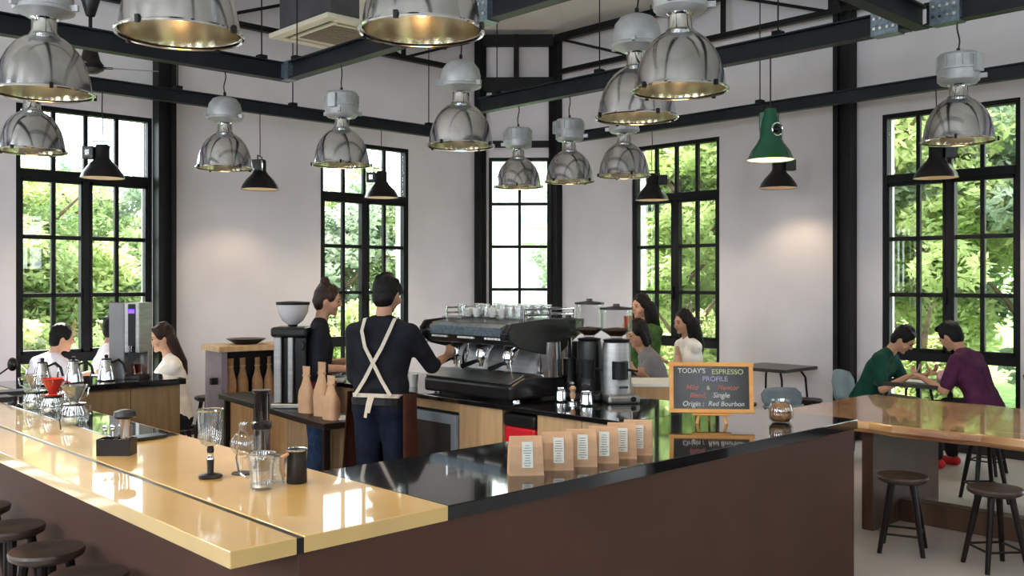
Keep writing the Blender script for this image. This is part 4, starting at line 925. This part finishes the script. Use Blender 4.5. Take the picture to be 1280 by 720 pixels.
# ================================================================== people
def remesh(o, vox, sm=5):
    d = o.modifiers.new('remesh', 'REMESH'); d.mode = 'VOXEL'; d.voxel_size = vox; d.use_smooth_shade = True
    e = o.modifiers.new('smooth', 'SMOOTH'); e.factor = .5; e.iterations = sm
    return o
def ik(a, b, l1, l2, pole):
    d = b-a; D = min(d.length, (l1+l2)*.995); n_ = d.normalized(); x = (l1*l1-l2*l2+D*D)/(2*D); h = math.sqrt(max(l1*l1-x*x, 0))
    p = (pole-n_*pole.dot(n_)).normalized(); return a+n_*x+p*h, a+n_*D
def person(label, x, y, face, s=1.0, z0=0, sit=None, lean=0, side=0, head=(0, 0), hands=None, hair='short', hairm='hair', top='shirtb', bottom='jean', sleeve=.55, skin='skin',
           build=1.0, grip=(.5, .5), vox=.009, extra=None, group=None, knees=.42, feet=None, twist=0, elbow=(0, 0), shoe='black', out=(.28, .28)):
    r = thing('person', label, 'person', (x, y, z0), math.atan2(face[1], face[0])-PI/2, group)
    Rz = Matrix.Rotation(r.rotation_euler.z, 3, 'Z'); inv = Rz.inverted()
    L = lambda w_: inv @ (Vector(w_)-Vector((x, y, z0)))
    pz = sit+.09 if sit else .93*s
    pel = Vector((0, 0, pz)); u = Vector((math.sin(side), math.sin(lean)*math.cos(side), math.cos(lean)*math.cos(side))).normalized()
    X = Vector((1, 0, 0)); X = Matrix.Rotation(twist, 3, u) @ X; X = (X-u*X.dot(u)).normalized(); F = u.cross(X)
    T = lambda a, b, c: pel+X*a*s*build+F*b*s+u*c*s
    N = pel+u*.50*s
    body = MB(); shirt = MB(); e = .011
    def torso(mb, g, lo=-.02, neck=True):
        for q in (-1, 1):
            mb.cap(T(q*.065, 0, lo), .105*s+g, T(q*.05, 0, .16), .092*s+g)
            mb.cap(T(q*.05, 0, .16), .092*s+g, T(q*.078, .0, .33), .100*s+g)
            mb.cap(T(q*.078, 0, .33), .100*s+g, T(q*.12, -.01, .43), .062*s+g)
            mb.cap(T(q*.12, -.01, .43), .06*s+g, T(q*.035, -.005, .485), .048*s+g)
        mb.cap(T(-.06, 0, .1), .10*s+g, T(.06, 0, .1), .10*s+g); mb.cap(T(-.08, 0, .33), .095*s+g, T(.08, 0, .33), .095*s+g)
        mb.cap(T(0, 0, .40), .07*s+g, T(0, 0, .46), .055*s+g)
    torso(body, 0); torso(shirt, e+.004)
    shirt.cap(T(0, -.008, .44), .068*s, T(0, -.006, .495), .060*s)
    # head
    hp, hy = head; hm = Matrix.Rotation(hy, 3, 'Z') @ Matrix.Rotation(-hp, 3, 'X'); hm = Matrix((X, F, u)).transposed() @ hm if False else Rz.inverted() @ Rz @ (Matrix.Rotation(hy, 3, 'Z') @ Matrix.Rotation(-hp, 3, 'X'))
    hu = hm @ Vector((0, 0, 1)); hf = hm @ Vector((0, 1, 0))
    hc = N+u*.055*s+hu*.125*s+hf*.025*s
    hk = lambda a, b, c: hc+hm @ Vector((a*s, b*s, c*s)); m3 = hm
    body.ball(hc, (.074*s, .094*s, .108*s), 24, 16, m3); body.ball(hk(0, .022, -.052), (.056*s, .066*s, .058*s), 20, 12, m3)
    body.cap(T(0, -.005, .44), .055*s, hk(0, -.02, -.06), .050*s)
    body.cap(hk(0, .088, .015), .010*s, hk(0, .104, -.014), .014*s); body.cap(hk(-.012, .09, -.018), .009*s, hk(.012, .09, -.018), .009*s)
    body.cap(hk(-.016, .079, -.052), .009*s, hk(.016, .079, -.052), .009*s); body.ball(hk(0, .074, -.088), .02*s)
    for q in (-1, 1):
        body.ball(hk(q*.076, -.006, -.005), (.010*s, .02*s, .03*s), 12, 8, m3); body.cap(hk(q*.018, .086, .03), .010*s, hk(q*.045, .074, .028), .010*s); body.ball(hk(q*.042, .062, -.03), .026*s)
    # arms
    hd = hands or {}
    for qi, q in enumerate((-1, 1)):
        sh = T(q*.165, -.005, .43)
        tgt = L(hd[q]) if q in hd else sh+Vector((q*.06, .06, -.52*s))
        el, wr = ik(sh, tgt, .275*s, .245*s, Vector((q*out[qi], -.5, -.85+elbow[qi])))
        dr = (wr-el).normalized()
        body.cap(T(q*.12, -.01, .43), .058*s, sh, .055*s); body.cap(sh, .052*s, el, .038*s); body.cap(el, .038*s, wr, .025*s)
        sl = MB() if False else shirt
        sl.cap(T(q*.12, -.01, .43), .070*s, sh, .068*s)
        n1 = .275*s; tot = .52*s; cut = sleeve*tot
        if sleeve > 0:
            if cut <= n1: sl.cap(sh, .068*s, sh+(el-sh).normalized()*cut, .062*s)
            else:
                sl.cap(sh, .066*s, el, .054*s); sl.cap(el, .054*s, el+dr*(cut-n1), .046*s)
        # hand
        g = grip[qi]; pn = (Vector((0, 0, -1))-dr*Vector((0, 0, -1)).dot(dr)).normalized() if abs(dr.z) < .85 else Vector((-q, 0, 0))
        sd_ = dr.cross(pn).normalized()
        if sd_.dot(X)*q > 0: sd_ = -sd_          # thumb side towards the middle
        pc = wr+dr*.045*s
        for k_ in (-1.5, -.5, .5, 1.5):
            b0 = wr+dr*.012*s+sd_*k_*.008*s; b1 = wr+dr*.078*s+sd_*k_*.0185*s; body.cap(b0, .0135*s, b1, .0115*s)
            ln = {1.5: .9, .5: 1.0, -.5: .93, -1.5: .75}[k_]; p = b1; d = dr.copy()
            for j, l_ in enumerate((.040, .026, .020)):
                d = (Matrix.Rotation(-(g*[.75, .95, .6][j]), 3, sd_ if dr.cross(pn).dot(sd_) > 0 else -sd_) @ d)
                if j == 0 and d.dot(pn) < 0: pass
                p2 = p+d*l_*ln*s; body.cap(p, (.0095-.001*j)*s, p2, (.0087-.001*j)*s, 10); p = p2
        t0 = wr+dr*.022*s+sd_*.022*s; t1 = t0+(dr*.6+sd_*.7+pn*.35).normalized()*.036*s; t2 = t1+(dr*.9+sd_*.15+pn*.4*(.5+g)).normalized()*.03*s
        body.cap(t0, .013*s, t1, .0115*s); body.cap(t1, .011*s, t2, .009*s)
    # legs
    tr = MB()
    for q in (-1, 1):
        hip = pel+Vector((q*.085*s, 0, -.02))
        if sit:
            kn = hip+Vector((q*.05, knees*s, -.01)); an = Vector((kn.x, kn.y-.05 if not feet else feet, .08)); dl = (kn-an).length
        else:
            kn = hip+Vector((q*.01, .015, -.42*s)); an = Vector((q*.10*s, -.02, .085))
        body.cap(hip, .085*s, kn, .055*s); body.cap(kn, .055*s, an, .036*s); body.cap(an+Vector((0, -.02, -.04)), .034, an+Vector((q*.02, .15, -.055)), .026)
        tr.cap(hip, .098*s, kn, .070*s); tr.cap(kn, .070*s, an+Vector((0, 0, .04)), .058*s)
        sh_ = MB(); sh_.cap(an+Vector((0, -.035, -.038)), .045, an+Vector((q*.02, .17, -.050)), .034)
        remesh(sh_.build('shoe', M[shoe], r), .010, 3)
    for q in (-1, 1): tr.cap(T(q*.065, 0, -.03), .119*s, T(q*.058, 0, .04), .112*s)
    remesh(body.build('body', M[skin], r), vox, 3)
    remesh(shirt.build('shirt', M[top], r), .011, 5); remesh(tr.build('trousers', M[bottom], r), .012, 5)
    for q in (-1, 1):
        MB().ball(hk(q*.031, .0855, .010), (.012*s, .006*s, .006*s), 10, 6, m3).build('eye', M['eye'], r, smooth=True)
        MB().cap(hk(q*.018, .094, .033), .0035*s, hk(q*.046, .082, .031), .003*s).build('eyebrow', M[hairm], r, smooth=True)
    MB().cap(hk(-.018, .0875, -.052), .005*s, hk(.018, .0875, -.052), .005*s).build('mouth', M['lip'], r, smooth=True)
    # hair
    h = MB(); h.ball(hk(0, -.020, .030), (.086*s, .098*s, .098*s), 24, 14, m3); h.ball(hk(0, -.045, -.025), (.074*s, .062*s, .075*s), 20, 12, m3)
    for q in (-1, 1): h.ball(hk(q*.066, .02, .035), (.022*s, .035*s, .045*s), 14, 8, m3)
    for k_ in range(26):
        a = random.uniform(0, 2*PI); t = random.uniform(.1, 1.15); v = Vector((math.sin(t)*math.cos(a)*.078, math.sin(t)*math.sin(a)*.09-.02, .034+math.cos(t)*.09))
        if v.y > .062: continue
        h.ball(hk(*v), .020*s, 8, 6)
    if hair == 'bun': h.ball(hk(0, -.055, .140), .038*s); h.cap(hk(0, -.04, .10), .03*s, hk(0, -.05, .13), .028*s); h.cap(hk(0, -.075, -.02), .045*s, hk(0, -.06, -.06), .03*s)
    if hair in ('long', 'wavy'):
        for q in (-1, 0, 1):
            pts = [hk(q*.055, -.06, -.02), hk(q*.065, -.075, -.12), hk(q*.06, -.10, -.24)+Vector((0, 0, 0)), hk(q*.05, -.09, -.34)]
            wv = 1.5 if hair == 'wavy' else 1
            for i_ in range(3): h.cap(pts[i_], (.052-.004*i_)*s*wv, pts[i_+1], (.048-.006*i_)*s*wv)
        for q in (-1, 1):
          if hair == 'wavy': h.cap(hk(q*.074, .0, .02), .026*s, hk(q*.078, -.01, -.15), .028*s)
    if hair == 'pony':
        pts = [hk(0, -.09, .05), hk(0, -.135, .0), hk(0, -.13, -.13), hk(0, -.12, -.27)]
        for i_ in range(3): h.cap(pts[i_], (.03+.006*i_)*s, pts[i_+1], (.036-.004*i_)*s)
    if hair == 'quiff': h.ball(hk(0, .05, .112), (.055*s, .045*s, .03*s), 14, 8, m3); h.ball(hk(.02, .0, .12), (.06*s, .06*s, .03*s), 14, 8, m3)
    if hair == 'bob':
        for q in (-1, 1): h.cap(hk(q*.07, -.01, .02), .03*s, hk(q*.068, -.02, -.10), .03*s)
        h.cap(hk(0, -.07, 0), .05*s, hk(0, -.06, -.10), .045*s)
    remesh(h.build('hair', M[hairm], r), .008, 3)
    r_info = dict(T=T, N=N, hk=hk, pel=pel, u=u, r=r, s=s)
    return r, r_info
# barista with crossed straps
fm = Vector((.86, .51)).normalized(); mx, my = Q(476, 5.80)[:2]
pr_, I = person('man barista seen from behind, black shirt, crossed cream straps, hand on the espresso machine', mx, my, fm, s=.975, lean=.07, head=(.20, -.12), hands={1: Q(556, 6.12, 1.15), -1: Q(449, 6.08, .98)},
   top='shirtb', bottom='jeand', sleeve=.62, grip=(.45, .75), vox=.0075, build=1.12, out=(-.15, .3))
T = I['T']
def ribbon(name, pts, w_, m, par, nrm=(0, -1, 0), th_=.004):
    mb = MB(); vs = []; nr = Vector(nrm)
    for i_, p in enumerate(pts):
        t = (Vector(pts[min(i_+1, len(pts)-1)])-Vector(pts[max(i_-1, 0)])).normalized(); sd_ = t.cross(nr).normalized()
        for a, b in ((-1, 0), (1, 0), (1, 1), (-1, 1)): vs.append(Vector(p)+sd_*a*w_/2+nr*b*th_)
    n_ = len(pts); fs = [(i_*4+j, i_*4+(j+1) % 4, i_*4+4+(j+1) % 4, i_*4+4+j) for i_ in range(n_-1) for j in range(4)]+[(0, 1, 2, 3), (n_*4-1, n_*4-2, n_*4-3, n_*4-4)]
    return mb.add(vs, fs).build(name, m, par)
for q in (-1, 1):
    ribbon('cross_strap', [T(q*.085, .04, .525), T(q*.09, -.05, .52), T(q*.082, -.112, .44), T(q*.05, -.136, .34), T(0, -.136-.003*q, .24), T(-q*.05, -.129, .14), T(-q*.105, -.125, .045)], .022, M['strap'], pr_)
ribbon('waist_tie', [T(-.165, .0, .04), T(-.135, -.085, .042), T(-.07, -.127, .044), T(.0, -.136, .045), T(.07, -.127, .044), T(.135, -.085, .042), T(.165, 0, .04)], .024, M['strap'], pr_)
ribbon('tie_end', [T(-.01, -.142, .045), T(-.018, -.150, .0), T(-.03, -.152, -.09)], .018, M['strap'], pr_)
ribbon('tie_end', [T(.01, -.142, .045), T(.0, -.150, .0), T(-.012, -.152, -.06)], .018, M['strap'], pr_)
def apron(I, m, a0, a1, z0=-.50, z1=.06, rx=.20, ry=.165, par=None):
    vs = []; n_ = 22; rows = 6
    for i_ in range(rows+1):
        t = i_/rows
        for j in range(n_+1):
            a = a0+(a1-a0)*j/n_; k_ = 1+.10*t+.03*math.sin(a*7)*t; vs.append(I['T'](rx/1.0*math.cos(a)*k_, ry*math.sin(a)*k_, z1+(z0-z1)*t))
    fs = [(i_*(n_+1)+j, i_*(n_+1)+j+1, (i_+1)*(n_+1)+j+1, (i_+1)*(n_+1)+j) for i_ in range(rows) for j in range(n_)]
    return MB().add(vs, fs).build('apron', m, par, smooth=True, solid=.004)
apron(I, M['apron'], -.6, PI+.05, par=pr_)
MB().add(*(lambda: ([T(.17*math.cos(a), .145*math.sin(a)-.0, z) for z in (-.015, .025) for a in [2*PI*j/28 for j in range(28)]], [(j, (j+1) % 28, 28+(j+1) % 28, 28+j) for j in range(28)]))()).build('belt', M['black'], pr_, solid=.004)
# woman barista
wr_, I2 = person('woman barista in profile with a hair bun, black shirt, working at the counter', *Q(394, 6.88)[:2], (.86, -.50), s=.94, lean=.08, head=(.22, -.12), hands={1: Q(440, 6.75, 1.02), -1: Q(436, 7.0, 1.06)},
   hair='bun', hairm='hairb', top='shirtb', bottom='jean', sleeve=.60, vox=.0085, build=.9)
apron(I2, M['apronr'], -.5, PI+.5, z0=-.25, rx=.185, ry=.155, par=wr_)

# group at the left window
person('person in a white shirt seated leftmost at the left window, short black hair', 2.70, 8.97, (.9, .35), sit=.42, lean=.45, head=(.25, -.55), top='shirtw', bottom='darkt', sleeve=.5, hands={1: (3.24, 8.80, .80), -1: (3.2, 9.0, .80)}, skin='skin2')
person('person in a pale shirt seated between the leftmost person and the boiler, seen from behind', 3.34, 9.20, (.65, -.2), sit=.44, lean=.22, head=(.1, .5), top='shirtw', bottom='darkt', sleeve=.45, hands={1: (3.62, 8.98, .79), -1: (3.68, 9.15, .79)})
person('woman in a sunlit white blouse with long brown hair, right of the boiler', 3.58, 7.97, (-.95, .30), sit=.40, lean=.14, head=(.25, .1), top='blouse', bottom='darkt', sleeve=.25, hair='long', hairm='hairb', hands={-1: (3.22, 8.05, .95), 1: (3.25, 8.36, .80)}, skin='skin2', build=.9)
r = cafetable('light topped cafe table between the people at the left window', 3.52, 8.72, .1, .60, .74, 'paper')
stool('stool under the leftmost person at the left window', 2.70, 8.97, .42, .15); stool('stool under the person beside the boiler', 3.34, 9.20, .44, .15); stool('stool under the woman in the white blouse', 3.58, 7.97, .40, .15)
# women at the window behind the chalkboard
person('woman with long wavy black hair and white sleeveless top, facing left by the chalkboard', *Q(862, 9.7)[:2], (-.9, .45), sit=.46, lean=.05, head=(.15, .15), top='blouse', bottom='darkt', sleeve=0, hair='wavy', hands={-1: Q(838, 9.75, .80), 1: Q(842, 9.3, .78)}, skin='skin')
person('person in a grey tee with short black hair, head bent, just left of the chalkboard', *Q(828, 8.6)[:2], (-.75, .6), sit=.44, lean=.30, head=(.35, .2), top='greytee', bottom='darkt', sleeve=.35, hair='bob', hands={-1: Q(798, 8.75, .80), 1: Q(806, 8.4, .80)})
person('woman in a green top with long black hair holding a red cup', *Q(806, 9.55)[:2], (-.9, .1), sit=.62, lean=.02, head=(.1, -.1), top='leaft', bottom='darkt', sleeve=.5, hair='wavy', hands={-1: Q(786, 9.3, 1.12), 1: Q(788, 9.15, 1.08)}, grip=(.8, .8))
q = Q(785, 9.2, 1.14); r = thing('red_cup', 'red plastic cup held up by the woman in the green top', 'cup', q)
MB().lathe([(.001, 0), (.03, 0), (.042, .16), (.040, .16), (.027, .005), (.001, .005)], 20).build('body', M['red'], r, smooth=True); MB().lathe([(.043, .158), (.044, .165), (.001, .172)], 20).build('lid', M['red'], r, smooth=True)
for lb, px, Y, h_ in (('stool under the woman with wavy hair', 862, 9.7, .46), ('stool under the person in the grey tee', 828, 8.6, .44), ('tall stool under the woman holding the red cup', 806, 9.55, .62)):
    q = Q(px, Y); stool(lb, q.x, q.y, h_, .15)
q = Q(800, 9.05); cafetable('dark cafe table between the women by the window, mostly hidden', q.x-.25, q.y+.1, .2, .55)
# two men at the far right window
gx, gy = 8.55, 4.19; px_, py_ = 8.55, 3.10
person('man in a dark green polo leaning over the window table, writing', gx, gy, (.12, -1), sit=.45, lean=.47, head=(.75, .05), top='shirtg', bottom='khaki', sleeve=.40, hands={1: (8.42, 3.72, .79), -1: (8.72, 3.68, .79)}, skin='skin')
person('man in a dark purple shirt with tousled hair leaning over the window table', px_, py_, (.10, 1), sit=.47, lean=.42, head=(.60, -.1), top='shirtp', bottom='darkt', sleeve=.40, hair='quiff', hands={-1: (8.40, 3.58, .79), 1: (8.70, 3.56, .80)}, skin='skin', build=1.05, shoe='redbin')
cafetable('small dark table between the two men at the far right window', 8.60, 3.70, 0, .58)
shellchair('grey blue shell chair under the man in the green polo', gx-.02, gy+.0, PI); stool('stool under the man in the purple shirt', px_, py_, .46, .15)
r = tag(MB().box((0, 0, .003), (.2, .28, .005)).build('paper_sheet', M['paper'], loc=(8.55, 3.70, .74), bevel=.001), 'sheet of paper between the two men at the window table', 'paper')
r = tag(MB().box((0, 0, .05), (.14, .12, .10)).build('snack_bag', M['flower'], loc=(8.74, 3.52, .74), bevel=.03, seg=3), 'pink and white crumpled bag on the window table', 'bag')
r = thing('backpack', 'dark backpack hung behind the man in the purple shirt', 'bag', (8.62, 2.66, .55))
remesh(MB().cap((0, 0, .12), .11, (0, 0, .34), .10).cap((.08, -.02, .1), .09, (.08, -.02, .3), .08).build('sack', M['apron'], r), .012)
MB().tube([(0, .09, .40), (0, .16, .30), (0, .12, .1)], .012, 8).build('strap', M['black'], r)

# ================================================================== outside
struct(MB().span(-40, 60, RB1+.35, 60, -.6, -.35).span(RA1+.35, 60, -40, RB1+.35, -.6, -.35).build('floor_outside', M['grass']))
def tree(label, x, y, h, R, mi, n_=9000, kind='tree', base=.0, ls=.11, group='leafy trees outside the windows'):
    r = thing('leafy_tree', label, kind, (x, y, -.35), random.uniform(0, 6), group)
    MB().tube([(0, 0, 0), (.05, .03, h*.35), (-.04, .05, h*.7)], [.08, .06, .03], 10).build('trunk', M['bark'], r)
    br = MB()
    for i in range(7):
        a = i*.9; z = h*(.2+.08*i); br.tube([(0, 0, z), (math.cos(a)*R*.35, math.sin(a)*R*.35, z+.4), (math.cos(a)*R*.7, math.sin(a)*R*.7, z+.7)], [.05, .035, .015], 6)
    br.build('branch', M['bark'], r)
    nc = 42; cc = []
    while len(cc) < nc:
        v = rng.uniform(-1, 1, 3)
        if np.linalg.norm(v) <= 1: cc.append(v)
    cc = np.array(cc)*np.array([R*.85, R*.85, h*.44])+np.array([0, 0, h*.52+base])
    idx = rng.integers(0, nc, n_); d = rng.normal(size=(n_, 3)); d /= np.linalg.norm(d, axis=1)[:, None]
    c = cc[idx]+d*(rng.uniform(.35, 1, n_)[:, None]**.6)*np.array([R*.30, R*.30, R*.22]); c[:, 2] = np.maximum(c[:, 2], .1)
    u = rng.normal(size=(n_, 3)); u[:, 2] *= .6; u /= np.linalg.norm(u, axis=1)[:, None]; t = rng.normal(size=(n_, 3)); v = np.cross(u, t); v /= np.linalg.norm(v, axis=1)[:, None]
    L_ = (ls*rng.uniform(.6, 1.3, n_))[:, None]; W_ = L_*.36
    vs = np.stack([c-u*L_, c-v*W_, c+u*L_, c+v*W_], axis=1).reshape(-1, 3)
    me = bpy.data.meshes.new('crown'); me.vertices.add(n_*4); me.vertices.foreach_set('co', vs.astype(np.float32).ravel())
    me.loops.add(n_*4); me.loops.foreach_set('vertex_index', np.arange(n_*4, dtype=np.int32)); me.polygons.add(n_); me.polygons.foreach_set('loop_start', np.arange(0, n_*4, 4, dtype=np.int32)); me.polygons.foreach_set('loop_total', np.full(n_, 4, dtype=np.int32))
    me.materials.append(LEAF[mi]); me.update(); me.validate(); o = bpy.data.objects.new('crown', me); C.objects.link(o); o.parent = r; o['kind'] = 'stuff'
    return r
def qt(px, Y, *r): q = Q(px, Y); return (q.x, q.y, *r)
TL = [qt(-60, 13.5, 3.6, 1.9, 0, 'tree beyond the left wall, outside the left edge'), qt(40, 14.2, 3.7, 1.6, 1, 'pale green tree filling the left half of the left window'), qt(118, 15.6, 3.9, 1.6, 0, 'mid green tree in the middle of the left window'),
 qt(185, 17.5, 4.3, 1.7, 2, 'pale tree at the right side of the left window'), qt(80, 19.5, 4.6, 2.4, 2, 'farther pale tree behind the left window trees'), qt(20, 11.9, 1.6, .7, 1, 'low yellow green shrub under the left window'), qt(150, 12.4, 1.5, .8, 0, 'low green shrub under the left window near the boiler'),
 qt(408, 17.5, 4.2, 1.4, 2, 'pale tree at the left side of the window behind the baristas'), qt(450, 18.6, 4.2, 1.4, 0, 'tree at the middle of the window behind the baristas'), qt(300, 18, 4.6, 1.8, 0, 'tree hidden behind the bare wall beyond the left window'), qt(440, 15.0, 1.8, .8, 1, 'low shrub outside the window behind the baristas')]
TR = [qt(790, 16.5, 6.6, 1.7, 2, 'tall pale tree at the left side of the window behind the women'), qt(845, 15.2, 6.6, 1.5, 3, 'tall yellow green tree beyond the women'), qt(900, 16.4, 6.9, 1.7, 3, 'tall tree at the right side of the window behind the women'), qt(850, 20, 8, 2.4, 3, 'farther tall tree behind the women'),
 qt(1105, 12.6, 6.6, 1.6, 3, 'tall tree outside the far right window, left part'), qt(1190, 13.6, 6.8, 1.6, 3, 'tall yellow green tree outside the far right window, middle'), qt(1285, 12.4, 6.8, 1.7, 2, 'tall pale tree outside the far right window, right part'),
 qt(1180, 18, 8.5, 2.6, 3, 'farther tall tree outside the far right window'), qt(1000, 15, 6.5, 1.8, 0, 'tree hidden behind the bare right wall'), qt(1420, 12, 6.5, 2.0, 1, 'tree beyond the right wall at the right end'),
 qt(1150, 10.9, 1.5, .7, 1, 'low shrub right outside the far right window'), qt(860, 13.2, 1.7, .8, 1, 'low shrub outside the window behind the women')]
for x_, y_, h_, R_, mi_, lb in TL+TR:
    tree(lb, x_, y_, h_, R_, mi_, n_=int(11000*R_) if h_ > 2 else 6000, ls=.078 if h_ > 2 else .06)
# pale building beyond the narrow window
bd = thing('white_building', 'overexposed white building beyond the narrow centre window, faint blue sign', 'building', (17.5, 17.6, -.35), -PI/4)
MB().span(-3.2, 4.0, 0, 4, 0, 9).build('facade', M['render_'], bd)
MB().span(-3.2, 4.0, -.12, 0, 3.0, 3.12).build('ledge', M['render_'], bd)
sg = MB().span(-.45, .95, -.16, -.1, 3.4, 3.85).build('sign_board', M['render_'], bd)
sl = MB()
for i in range(9): sl.span(-.4+.145*i, -.3+.145*i, -.175, -.16, 3.5+.03*(i % 2), 3.74)
sl.build('faded_marks', M['bluesign'], sg)
for x0 in (-2.2, -.9, .4, 1.7, 3.0): MB().span(x0-.3, x0+.3, -.03, .01, .9, 2.5).build('window', mat('pale curtained glass', (.55, .58, .60), .3), bd)
# inner roof edge of neighbours is out of sight
